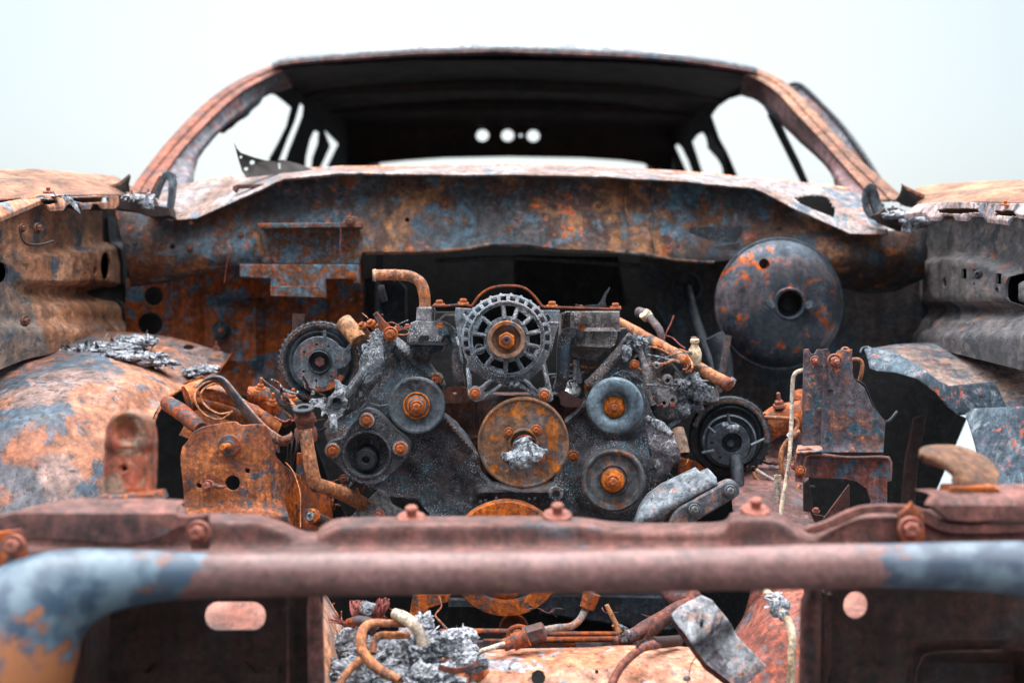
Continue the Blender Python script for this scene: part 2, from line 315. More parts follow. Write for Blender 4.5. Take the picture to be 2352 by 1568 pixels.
def tube(name, pts, r, mat, parent, n=5, seg=14, hollow=0, nz=0, nf=40, smooth=True, flat=None, closed=False):
    """round bar or pipe through (px, py, distance) points; r in pixels or a list"""
    rl = r if isinstance(r, (list, tuple)) else [r] * len(pts)
    q = [tuple(V(*p)) + (rr * K * p[2],) for p, rr in zip(pts, rl)]
    if smooth: q = spline(q, n, closed)
    P = [Vector(a[:3]) for a in q]; Rr = [a[3] for a in q]
    verts = []; faces = []; prev = None
    for i, p in enumerate(P):
        t = (P[min(i + 1, len(P) - 1)] - P[max(i - 1, 0)]).normalized()
        if prev is None:
            ref = Vector((0, 0, 1)) if abs(t.z) < .8 else Vector((0, 1, 0)); a = (ref - t * ref.dot(t)).normalized()
        else: a = (prev - t * prev.dot(t)).normalized()
        prev = a; b = t.cross(a)
        for k in range(seg):
            th = 2 * pi * k / seg; ra = Rr[i]
            off = a * (cos(th) * ra) + b * (sin(th) * ra * (flat or 1))
            pp = p + off
            if nz: pp = pp + off.normalized() * (noise.fractal(pp * nf, 1, 2, 3) * nz)
            verts.append(pp)
    m = len(P)
    for i in range(m - 1):
        for k in range(seg): faces.append([i * seg + k, i * seg + (k + 1) % seg, (i + 1) * seg + (k + 1) % seg, (i + 1) * seg + k])
    def cap(i, ring, inward):
        if hollow:
            c = P[i]; base = len(verts)
            for k in range(seg): verts.append(c + (verts[ring + k] - c) * hollow)
            for k in range(seg): verts.append(c + (verts[ring + k] - c) * hollow + inward * Rr[i] * 2)
            for k in range(seg):
                k2 = (k + 1) % seg
                faces.append([ring + k, ring + k2, base + k2, base + k]); faces.append([base + k, base + k2, base + seg + k2, base + seg + k])
            faces.append([base + seg + k for k in range(seg)])
        else: faces.append([ring + k for k in range(seg)])
    cap(0, 0, (P[1] - P[0]).normalized()); cap(m - 1, (m - 1) * seg, (P[-2] - P[-1]).normalized())
    return finish(verts, faces, name, mat, parent, 45)

def lathe(name, c, prof, mat, parent, axis=(0, -1, 0), seg=56, nz=0, cap=(1, 1)):
    """turned part: c = (px, py, distance), profile of (radius, height towards the viewer) in pixels"""
    o = V(*c); s = K * c[2]; ax = Vector(axis).normalized()
    ref = Vector((0, 0, 1)) if abs(ax.z) < .8 else Vector((0, 1, 0)); a = (ref - ax * ref.dot(ax)).normalized(); b = ax.cross(a)
    verts = []; faces = []
    for r, h in prof:
        for k in range(seg):
            th = 2 * pi * k / seg; p = o + (a * cos(th) + b * sin(th)) * (max(r, .01) * s) + ax * (h * s)
            if nz: p = p + ax * noise.fractal(p * 30, 1, 2, 3) * nz
            verts.append(p)
    m = len(prof)
    for i in range(m - 1):
        for k in range(seg): faces.append([i * seg + k, i * seg + (k + 1) % seg, (i + 1) * seg + (k + 1) % seg, (i + 1) * seg + k])
    if cap[0]: faces.append([k for k in range(seg)])
    if cap[1]: faces.append([(m - 1) * seg + k for k in range(seg)])
    return finish(verts, faces, name, mat, parent, 30)

def _boltmesh(stud=False, wide=False):
    v = []; f = []
    def ring(r, z, n, a0=0): 
        b = len(v); v.extend([(r * cos(a0 + 2 * pi * i / n), r * sin(a0 + 2 * pi * i / n), z) for i in range(n)]); return b
    def join(a, b, n): 
        for i in range(n): f.append([a + i, a + (i + 1) % n, b + (i + 1) % n, b + i])
    def stack(pr, n, a0=0):
        last = None
        for r, z in pr:
            k = ring(r, z, n, a0)
            if last is not None: join(last, k, n)
            else: f.append([k + i for i in range(n)])
            last = k
        f.append([last + i for i in range(n)])
    if wide:
        stack([(1, -.2), (1.02, 0), (.98, .14), (.4, .22)], 28); stack([(.36, .1), (.36, .62), (.30, .68)], 16); stack([(.42, .62), (.44, .80), (.34, .92)], 14); return v, f
    stack([(1, -.3), (1, .06), (.95, .16), (.86, .18), (.80, .06), (.6, .04)], 24)
    stack([(.68, -.1), (.68, .62), (.60, .72)], 6)
    stack([(.47, .6), (.45, .76), (.38, .80), (.30, .80), (.26, .70)], 16)
    if stud: stack([(.3, .5), (.3, 1.9), (.24, 2.0)], 12)
    return v, f
BM = {}
def bolt(px, py, d, r, parent, mat='bolt', axis=(0, -1, 0), kind='hex', name='bolt'):
    key = (kind, mat)
    if key not in BM:
        v, f = _boltmesh(kind == 'stud', kind == 'wide'); me = bpy.data.meshes.new('bolt'); me.from_pydata(v, [], f)
        bm = bmesh.new(); bm.from_mesh(me); bmesh.ops.recalc_face_normals(bm, faces=bm.faces); bm.to_mesh(me); bm.free()
        for p in me.polygons: p.use_smooth = True
        me.set_sharp_from_angle(angle=R(30)); me.materials.append(M[mat]); BM[key] = me
    o = bpy.data.objects.new(name, BM[key]); SC.collection.objects.link(o)
    o.parent = parent; o.matrix_parent_inverse = INV.get(parent.name, Matrix())
    s = r * K * d; o.scale = (s, s, s); o.location = V(px, py, d); o.rotation_mode = 'QUATERNION'
    ax = Vector(axis).normalized() + Vector((random.uniform(-.05, .05), 0, random.uniform(-.05, .05)))
    o.rotation_quaternion = Vector((0, 0, 1)).rotation_difference(ax) @ Quaternion((0, 0, 1), random.uniform(0, 1))
    return o

def clump(name, spots, mat, parent, sub=4, amp=.5, nf=40, flakes=0, fl=.012, seed=0):
    """brittle ash: crumpled lumps at (px, py, distance, rx, ry, rz in px) plus curled flakes, one mesh"""
    rs = random.Random(seed); bm = bmesh.new()
    for (x, y, d, rx, ry, rz) in spots:
        c = V(x, y, d); s = K * d
        res = bmesh.ops.create_icosphere(bm, subdivisions=sub, radius=1)
        for v in res['verts']:
            n = v.co.normalized(); p = Vector((n.x * rx * s, n.y * rz * s, n.z * ry * s))
            w = c + p; k = noise.fractal(w * nf, .8, 2.1, 5)
            rdg = abs(noise.noise(w * nf * 2.3)) + .6 * abs(noise.noise(w * nf * 5.1))
            v.co = c + p * (1 + amp * k - amp * .9 * rdg + amp * .3) + noise.noise_vector(w * nf * 1.7) * (.004 * amp * 2)
    for i in range(flakes):
        x, y, d, rx, ry, rz = rs.choice(spots); s = K * d
        th = rs.uniform(0, 2 * pi); ph = rs.uniform(-.4, 1.3)
        n = Vector((cos(th) * cos(ph), -abs(sin(th)) * cos(ph), sin(ph)))
        c = V(x, y, d) + Vector((n.x * rx * s, n.y * rz * s, n.z * ry * s)) * rs.uniform(.7, 1.05)
        u = Vector([rs.uniform(-1, 1) for _ in range(3)]).normalized(); w = u.cross(n).normalized(); L_ = fl * rs.uniform(.3, 1.2); W_ = L_ * rs.uniform(.25, .8)
        prev = None; cur = c
        for k in range(4):
            dirn = (u + n * (.6 * k / 3) + Vector([rs.uniform(-.5, .5) for _ in range(3)])).normalized()
            wd = W_ * (1 - .2 * k) * rs.uniform(.6, 1.2)
            a = bm.verts.new(cur - w * wd * .5); b = bm.verts.new(cur + w * wd * .5)
            if prev: bm.faces.new((prev[0], prev[1], b, a))
            prev = (a, b); cur = cur + dirn * L_ / 3
    me = bpy.data.meshes.new(name); bm.to_mesh(me); bm.free()
    for p in me.polygons: p.use_smooth = True
    me.set_sharp_from_angle(angle=R(60))
    return obj(name, me, M[mat] if isinstance(mat, str) else mat, parent)

M['boltdk'] = burnt('dull_bolt', (118, 78, 60), (92, 62, 52), (74, 74, 80), (170, 100, 60), s=1.6, cp=.5, cs=.6, cb=.64, fine=12, seed=40, bump=.15)
def cut(o, cutters):
    """real holes: subtract the cutters from the part, keep only the result"""
    for c in cutters:
        md = o.modifiers.new('cut', 'BOOLEAN'); md.object = c; md.operation = 'DIFFERENCE'; md.solver = 'EXACT'
    dg = bpy.context.evaluated_depsgraph_get(); dg.update()
    me = bpy.data.meshes.new_from_object(o.evaluated_get(dg)); o.modifiers.clear(); old = o.data; o.data = me
    me.set_sharp_from_angle(angle=R(35))
    for c in cutters: bpy.data.objects.remove(c)

# ------------------------------------------------------------ setting: slushy ground
def ground():
    m = bpy.data.materials.new('snowy_ground'); m.use_nodes = True; N = m.node_tree.nodes; L = m.node_tree.links; b = N['Principled BSDF']
    tc = N.new('ShaderNodeTexCoord')
    sub = N.new('ShaderNodeVectorMath'); sub.operation = 'SUBTRACT'; sub.inputs[1].default_value = (0, 3.6, 0); L.new(tc.outputs['Object'], sub.inputs[0])
    sc = N.new('ShaderNodeVectorMath'); sc.operation = 'MULTIPLY'; sc.inputs[1].default_value = (1, .45, 1); L.new(sub.outputs[0], sc.inputs[0])
    ln = N.new('ShaderNodeVectorMath'); ln.operation = 'LENGTH'; L.new(sc.outputs[0], ln.inputs[0])
    nn = N.new('ShaderNodeTexNoise'); nn.inputs['Scale'].default_value = 1.6; nn.inputs['Detail'].default_value = 8; L.new(tc.outputs['Object'], nn.inputs['Vector'])
    ad = N.new('ShaderNodeMath'); ad.operation = 'ADD'; L.new(ln.outputs['Value'], ad.inputs[0]); L.new(nn.outputs[0], ad.inputs[1])
    mr = N.new('ShaderNodeMapRange'); mr.inputs[1].default_value = 2.0; mr.inputs[2].default_value = 2.3; L.new(ad.outputs[0], mr.inputs[0])
    mx = N.new('ShaderNodeMix'); mx.data_type = 'RGBA'; mx.inputs[6].default_value = lin((58, 50, 44)); mx.inputs[7].default_value = lin((126, 133, 138)); L.new(mr.outputs[0], mx.inputs[0])
    n2 = N.new('ShaderNodeTexNoise'); n2.inputs['Scale'].default_value = 9; n2.inputs['Detail'].default_value = 8; L.new(tc.outputs['Object'], n2.inputs['Vector'])
    m2 = N.new('ShaderNodeMapRange'); m2.inputs[1].default_value = .56; m2.inputs[2].default_value = .66; m2.inputs[4].default_value = .6; L.new(n2.outputs[0], m2.inputs[0])
    m3 = N.new('ShaderNodeMix'); m3.data_type = 'RGBA'; m3.inputs[7].default_value = lin((120, 116, 108)); L.new(mx.outputs[2], m3.inputs[6]); L.new(m2.outputs[0], m3.inputs[0])
    L.new(m3.outputs[2], b.inputs['Base Color']); b.inputs['Roughness'].default_value = .9
    bp = N.new('ShaderNodeBump'); bp.inputs['Distance'].default_value = .05; L.new(n2.outputs[0], bp.inputs['Height']); L.new(bp.outputs[0], b.inputs['Normal'])
    me = bpy.data.meshes.new('ground'); S = 900
    me.from_pydata([(-S, -S, 0), (S, -S, 0), (S, S, 0), (-S, S, 0)], [], [[0, 1, 2, 3]])
    o = obj('ground', me, m); o['kind'] = 'structure'; o['label'] = 'pale snowy ground with bare mud round the wreck'
ground()

M['pinkp0'] = burnt('header_rust', (120, 92, 92), (96, 76, 76), (84, 98, 110), (180, 100, 66), s=6, cp=.5, cs=.58, cb=.62, seed=43, bump=.2)
car = empty('burnt_car', CAR_LOC, 'burnt-out rusty car shell without hood or windows, engine exposed', 'car')

# ------------------------------------------------------------ roof
def roof():
    # header shape in reference pixels (lower edge), left to right
    hd = [(626, 154), (660, 143), (760, 133), (880, 125), (1000, 119), (1176, 116), (1350, 122), (1500, 130), (1620, 143), (1700, 156), (1738, 166)]
    rows = []
    # front underside lip -> front edge -> crown -> back; distances are metres from the lens
    up = [(x, y - 6) for x, y in hd]
    def z_at(y, d): return (784 - y) * K * d
    def row(dd, lift, shrink=1.0):
        r = []
        for i, (x, y) in enumerate(hd):
            X = (x - 1176) * K * 3.85 * shrink; Z = z_at(y, 3.85); t = abs(x - 1180) / 560
            Z += lift * (1 - .75 * t ** 2.4)
            p = CAM + FW * dd + RT * X + UP * Z; r.append(tuple(p))
        return r
    rows = [row(3.84, 0), row(3.85, .012), row(3.89, .034), row(3.96, .046), row(4.2, .05, .99), row(4.5, .045, .98), row(4.8, .02, .96), row(5.0, -.03, .94)]
    o = sheet('roof', rows, M['roofout'], car, nu=5, nv=4, thick=.004, world_pts=True)
    rows = [row(3.87, -.022, .985), row(3.95, -.015, .98), row(4.2, .0, .975), row(4.5, .0, .965), row(4.8, -.02, .95), row(4.93, -.045, .94)]
    sheet('roof_lining', rows, M['roofin'], o, nu=5, nv=4, thick=.004, nz=.004, world_pts=True)
    # windscreen header rail, stepped like pressed steel
    r0 = [(x, y + 2, 3.86) for x, y in hd]; r1 = [(x, y - 4, 3.83) for x, y in hd]; r2 = [(x, y - 9, 3.85) for x, y in hd]
    r3 = [(x, y + 16, 3.92) for x, y in hd]
    sheet('windscreen_header', [r3, r0, r1, r2], M['steel'], o, nu=5, nv=3, thick=.004, nz=.001, nf=8)
    sheet('header_flange', [[(x, y + 8, 3.825) for x, y in hd], [(x, y + 1, 3.815) for x, y in hd]], M['pinkp0'], o, nu=5, nv=2, thick=.005, nz=.002, nf=8)
    # roof bows seen from below
    for d_, zz in ((4.3, -.005), (4.62, -.014)):
        rr = row(d_, zz, .96); rb = row(d_ + .05, zz, .96); rc = row(d_ + .025, zz - .02, .96)
        sheet('roof_bow', [rr, rc, rb], M['roofin'], o, nu=4, nv=3, thick=.003, world_pts=True)
roof()

# ------------------------------------------------------------ sides of the cabin (real planes, openings cut where the glass was)
def side_plane(s):
    A = CAM + FW * 3.28 + RT * (.86 * s) + UP * .36; B = CAM + FW * 3.95 + RT * (.665 * s) + UP * .76; C = CAM + FW * 5.05 + RT * (.63 * s) + UP * .42
    n = (B - A).cross(C - A).normalized(); return plane_d(A, n), n
LP, nl = side_plane(-1); RP, nr = side_plane(1)
op1 = [(440, 430), (446, 398), (456, 362), (475, 332), (502, 305), (530, 286), (566, 258), (592, 232), (612, 214), (634, 218), (655, 234), (671, 248), (660, 290), (640, 330), (622, 362), (617, 400), (612, 440), (450, 440)]
op2 = [(690, 236), (699, 244), (697, 266), (680, 310), (666, 345), (655, 378), (652, 440), (634, 440), (640, 372), (660, 320), (677, 280)]
op3 = [(722, 300), (734, 304), (732, 330), (720, 362), (712, 440), (697, 440), (703, 360), (712, 322)]
op4 = [(744, 296), (779, 331), (752, 386), (748, 430), (730, 430), (735, 388), (759, 336)]
plate('side_panel', [(400, 470), (414, 420), (428, 384), (446, 345), (480, 308), (520, 268), (568, 226), (612, 200), (640, 172), (700, 170), (800, 200), (860, 250), (880, 470)], LP, 0, M['black'], car, holes=[op1, op2, op3, op4], rnd=.6, tvec=RT * -.004, grid=None)
opa = [(1632, 266), (1646, 246), (1672, 228), (1702, 219), (1735, 222), (1752, 236), (1764, 256), (1776, 290), (1800, 340), (1822, 380), (1838, 418), (1838, 445), (1695, 445), (1690, 402), (1668, 350), (1650, 318)]
opa2 = [(1786, 272), (1800, 284), (1830, 312), (1868, 342), (1896, 376), (1914, 410), (1922, 445), (1856, 445), (1852, 414), (1832, 368), (1806, 316)]
opb = [(1588, 326), (1600, 310), (1614, 303), (1627, 310), (1628, 328), (1642, 345), (1656, 372), (1666, 404), (1668, 440), (1618, 440), (1612, 400), (1600, 362)]
opc = [(1549, 336), (1556, 330), (1566, 340), (1580, 368), (1590, 396), (1596, 440), (1584, 440), (1574, 392)]
plate('side_panel', [(1960, 470), (1948, 420), (1918, 368), (1880, 330), (1840, 292), (1790, 244), (1744, 200), (1700, 178), (1640, 176), (1540, 220), (1490, 300), (1480, 470)], RP, 0, M['black'], car, holes=[opa, opa2, opb, opc], rnd=.6, tvec=RT * .004)
tube('window_divider', [(1768, 262, 3.98), (1792, 310, 3.94), (1822, 370, 3.9), (1848, 422, 3.85)], 8, M['steel'], car, n=5, flat=.6)
# windscreen pillars: rusty outer flange, ridge, groove, sooty inner face that ends at the door opening
def pil(side):
    if side < 0:
        st = [  # outer, ridge, groove, inner-mid, opening edge  (px,py) ; d
            [(296, 446), (322, 444), (352, 446), (398, 444), (443, 440)], [(312, 420), (334, 420), (362, 424), (404, 416), (446, 398)],
            [(350, 370), (372, 372), (396, 372), (425, 366), (458, 360)], [(402, 308), (424, 312), (446, 312), (470, 314), (503, 304)],
            [(455, 254), (478, 258), (498, 260), (520, 270), (548, 270)], [(508, 210), (530, 214), (548, 216), (568, 232), (592, 232)],
            [(566, 176), (584, 182), (598, 186), (612, 200), (626, 214)], [(628, 150), (640, 156), (650, 162), (662, 180), (672, 200)]]
    else:
        st = [[(2078, 462), (2044, 462), (2010, 462), (1966, 455), (1924, 446)], [(2046, 430), (2016, 432), (1986, 434), (1948, 424), (1915, 410)],
              [(1972, 366), (1950, 368), (1930, 370), (1912, 372), (1893, 376)], [(1908, 300), (1890, 304), (1874, 308), (1862, 320), (1846, 334)],
              [(1862, 246), (1842, 252), (1826, 256), (1816, 272), (1806, 296)], [(1824, 208), (1806, 212), (1792, 218), (1782, 236), (1772, 262)],
              [(1782, 178), (1766, 184), (1754, 190), (1748, 206), (1742, 232)], [(1736, 158), (1722, 166), (1712, 172), (1705, 188), (1700, 216)]]
    ds = [3.12, 3.18, 3.30, 3.44, 3.57, 3.69, 3.79, 3.86]
    out = []; inn = []
    for r, d in zip(st, ds):
        (a, b, c, e, f) = r
        m1 = ((a[0] + b[0]) / 2, (a[1] + b[1]) / 2); m2 = ((b[0] + c[0]) / 2, (b[1] + c[1]) / 2)
        out.append([a + (d + .03,), m1 + (d + .004,), (b[0] * .7 + m1[0] * .3, b[1] * .7 + m1[1] * .3, d + .004), b + (d + .016,), (b[0] * .6 + c[0] * .4, b[1] * .6 + c[1] * .4, d + .002), c + (d - .004,), (c[0], c[1] + 1, d + .01)])
        inn.append([c + (d + .012,), (c[0] * .5 + e[0] * .5, c[1] * .5 + e[1] * .5, d + .03), e + (d + .05,), (e[0] * .4 + f[0] * .6, e[1] * .4 + f[1] * .6, d + .08), f + (d + .13,)])
    o = sheet('windscreen_pillar', out, M['pillar'] if side < 0 else M['tanp'], car, nu=4, nv=6, thick=.004, nz=.001)
    sheet('pillar_inner_face', inn, M['pillarin'] if side < 0 else M['pinkp'], o, nu=4, nv=6, thick=.003, nz=.003, nf=9)
M['tanp'] = burnt('pillar_tan', (150, 106, 80), (130, 82, 60), (104, 92, 86), (180, 122, 86), val=1.05, sat=1.0, s=6, cp=.5, cs=.64, seed=41, bump=.2)
M['pinkp'] = burnt('pillar_purple', (116, 92, 96), (96, 66, 64), (72, 74, 84), (170, 92, 60), s=8, cp=.5, cs=.62, seed=42, bump=.2)
pil(-1); pil(1)
# door frame left hanging open behind the right pillar
tube('door_frame', [(1808, 199, 3.99), (1826, 194, 3.99), (1848, 203, 3.97), (1890, 244, 3.9), (1938, 296, 3.82), (1984, 358, 3.7), (2026, 424, 3.6)], [4, 6, 6, 6, 7, 7, 7], M['steeldk'], car, n=6, flat=.7)
sheet('door_frame_web', [[(1810, 200, 4.0), (1848, 208, 3.98), (1890, 250, 3.9), (1936, 302, 3.82), (2026, 430, 3.6)], [(1796, 215, 4.02), (1820, 216, 3.99), (1850, 250, 3.92), (1900, 310, 3.84), (2000, 440, 3.62)]], M['pillarin'], car, nu=6, nv=3, thick=.004)
# torn sealing strips along the door openings
plate('sealing_strip', [(500, 300), (520, 283), (545, 262), (570, 246), (588, 232), (606, 220), (600, 232), (580, 252), (566, 268), (552, 276), (530, 294), (512, 306), (502, 304)], 3.72, .006, M['steeldk'], car, holes=[[(532, 278), (545, 266), (552, 262), (548, 270), (536, 280)]], rnd=1, jag=3)
plate('sealing_strip', [(1752, 240), (1770, 250), (1796, 270), (1822, 290), (1850, 318), (1836, 316), (1822, 308), (1806, 296), (1786, 276), (1768, 264)], 3.72, .006, M['steeldk'], car, rnd=1, jag=3)
plate('torn_trim', [(1612, 301), (1634, 312), (1640, 330), (1648, 338), (1664, 352), (1682, 404), (1666, 404), (1652, 372), (1638, 350), (1626, 340), (1626, 318)], 4.4, .01, M['black'], car, rnd=1, jag=4)

# rear end of the cabin: panel with the rear window and three lamp holes
rw = [(830, 392), (834, 382), (856, 375), (930, 367), (1020, 361), (1165, 358), (1340, 361), (1430, 367), (1480, 374), (1500, 386), (1503, 400), (1490, 440), (845, 440)]
plate('rear_panel', [(786, 180), (1546, 180), (1546, 520), (786, 520)], lambda x, y: 4.94 + (y - 300) * .001, .03, M['roofin'], car,
      holes=[rw, circ(1108, 310, 15, 20), circ(1166, 310, 15, 20), circ(1225, 311, 15, 20), circ(1196, 310, 4.5, 10)], rnd=1.5)
# cabin floor and lower sides keep the inside dark
def box(name, lo, hi, mat, parent):
    x0, y0, z0 = lo; x1, y1, z1 = hi
    v = [(x0, y0, z0), (x1, y0, z0), (x1, y1, z0), (x0, y1, z0), (x0, y0, z1), (x1, y0, z1), (x1, y1, z1), (x0, y1, z1)]
    return finish(v, [[0, 1, 2, 3], [4, 5, 6, 7], [0, 1, 5, 4], [1, 2, 6, 5], [2, 3, 7, 6], [3, 0, 4, 7]], name, mat, parent)
box('dark_underfloor', (-.84, 1.75, .26), (.84, 5.6, .28), M['black'], car)  # dark plate added underneath, blocks light bounced up from the ground
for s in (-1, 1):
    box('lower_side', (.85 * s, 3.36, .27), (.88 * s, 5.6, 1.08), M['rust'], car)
    box('wing_dark_backing', (.90 * s, 2.0, .82), (.905 * s, 3.3, 1.088 if s < 0 else 1.045), M['black'], car)  # black sheet added behind the inner wing so its holes stay dark
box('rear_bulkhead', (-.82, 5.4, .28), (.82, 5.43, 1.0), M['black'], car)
box('bay_dark_backing', (-.9, 3.30, .28), (.9, 3.32, 1.03), M['black'], car)  # black sheet added to keep the open gap below the bulkhead dark
# perforated scrap of trim, lying on the scuttle
sc = plate('trim_scrap', [(537, 327), (544, 341), (553, 351), (585, 362), (608, 368), (632, 371), (650, 367), (690, 378), (722, 390), (680, 394), (640, 400), (566, 408), (556, 394), (548, 368)], lambda x, y: 3.02 + (x - 537) * .0008 - .05 * max(0, (y - 380) / 30), .002, M['roofin'], None,
      holes=[circ(553, 361, 3.2, 10), circ(579, 373, 6, 12, 5), circ(565, 388, 5, 10, 4), [(638, 374), (644, 374), (644, 388), (640, 388)]], rnd=0)
top(sc, 'curled black scrap of perforated trim lying on the scuttle at the left', 'trim scrap')

# ------------------------------------------------------------ scuttle (cowl)
def cowl():
    bx = [(330, 440), (392, 428), (450, 420), (540, 408), (640, 397), (780, 387), (980, 383), (1176, 382), (1380, 386), (1560, 396), (1740, 411), (1860, 424), (1950, 436), (2030, 470)]
    fx = [(345, 488), (392, 500), (452, 497), (540, 458), (652, 409), (780, 397), (980, 398), (1176, 400), (1400, 405), (1560, 414), (1732, 430), (1832, 478), (1952, 530), (2040, 532)]
    mid = [((a[0] + b[0]) / 2, (a[1] * .55 + b[1] * .45)) for a, b in zip(bx, fx)]
    rows = [[(x, y, 3.17) for x, y in bx], [(x, y, 3.04) for x, y in mid], [(x, y, 2.90) for x, y in fx], [(x, y + 5, 2.898) for x, y in fx]]
    o = sheet('scuttle', rows, M['cowl'], car, nu=16, nv=12, linu=True, thick=.003, nz=.0025, nf=9, holes=[[(1822, 456), (1850, 451), (1880, 450), (1904, 457), (1915, 478), (1918, 500), (1880, 487), (1840, 470)]])
    # windscreen base flange
    sheet('windscreen_flange', [[(x, y - 2, 3.165) for x, y in bx[2:-1]], [(x, y + 5, 3.16) for x, y in bx[2:-1]]], M['pinklt'], o, nu=5, nv=2, thick=.005, nz=.003, nf=10)
    # raised slot at the left, dark drain opening at the right
    plate('vent_lip', [(534, 436), (534, 428), (545, 424), (610, 422), (660, 410), (640, 420), (600, 429), (545, 432), (540, 442)], 2.93, .02, M['pink'], o, rnd=1)
cowl()
plate('vent_dark_backing', [(1790, 444), (1935, 448), (1935, 540), (1790, 540)], 3.25, .01, M['black'], car)  # black plate added so the vent opening looks dark
# hood hinges
hg = plate('hood_hinge', [(350, 450), (362, 420), (374, 397), (386, 391), (398, 398), (402, 420), (399, 450), (392, 492), (380, 486), (386, 448), (387, 420), (383, 409), (377, 412), (368, 434), (360, 456)], 2.92, .02, M['steel'], car, rnd=2, grid=10, nz=.01, nf=14)
plate('hinge_arm', [(340, 452), (356, 420), (366, 402), (370, 404), (366, 424), (352, 456)], 2.95, .015, M['pillar'], hg, rnd=1)
hg = plate('hood_hinge', [(1984, 456), (1986, 432), (1996, 421), (2010, 423), (2020, 450), (2034, 494), (2024, 504), (2010, 488), (2000, 462), (1997, 444), (1993, 452), (1998, 476), (2012, 504), (2000, 500), (1989, 482)], 2.90, .02, M['steel'], car, rnd=2, grid=10, nz=.01, nf=14)
plate('hinge_arm', [(2000, 440), (2006, 436), (2018, 470), (2030, 506), (2022, 508), (2010, 480)], 2.93, .02, M['grey'], hg, rnd=1)
plate('hinge_plate', [(256, 452), (268, 446), (345, 452), (352, 470), (388, 476), (392, 496), (350, 500), (300, 484), (262, 480)], 2.84, .05, M['soot_shade'], car, rnd=3)
plate('hinge_plate', [(2014, 492), (2030, 478), (2060, 476), (2120, 500), (2146, 506), (2130, 520), (2080, 528), (2030, 508)], 2.86, .05, M['soot_shade'], car, rnd=3)
for x, y in ((304, 452), (342, 449)): bolt(x, y, 2.83, 8, car, 'boltpk', axis=(0, -.25, 1), kind='stud')
for x, y in ((2050, 490), (2098, 504)): bolt(x, y, 2.84, 9, car, 'boltgr', axis=(0, -.25, 1), kind='stud')

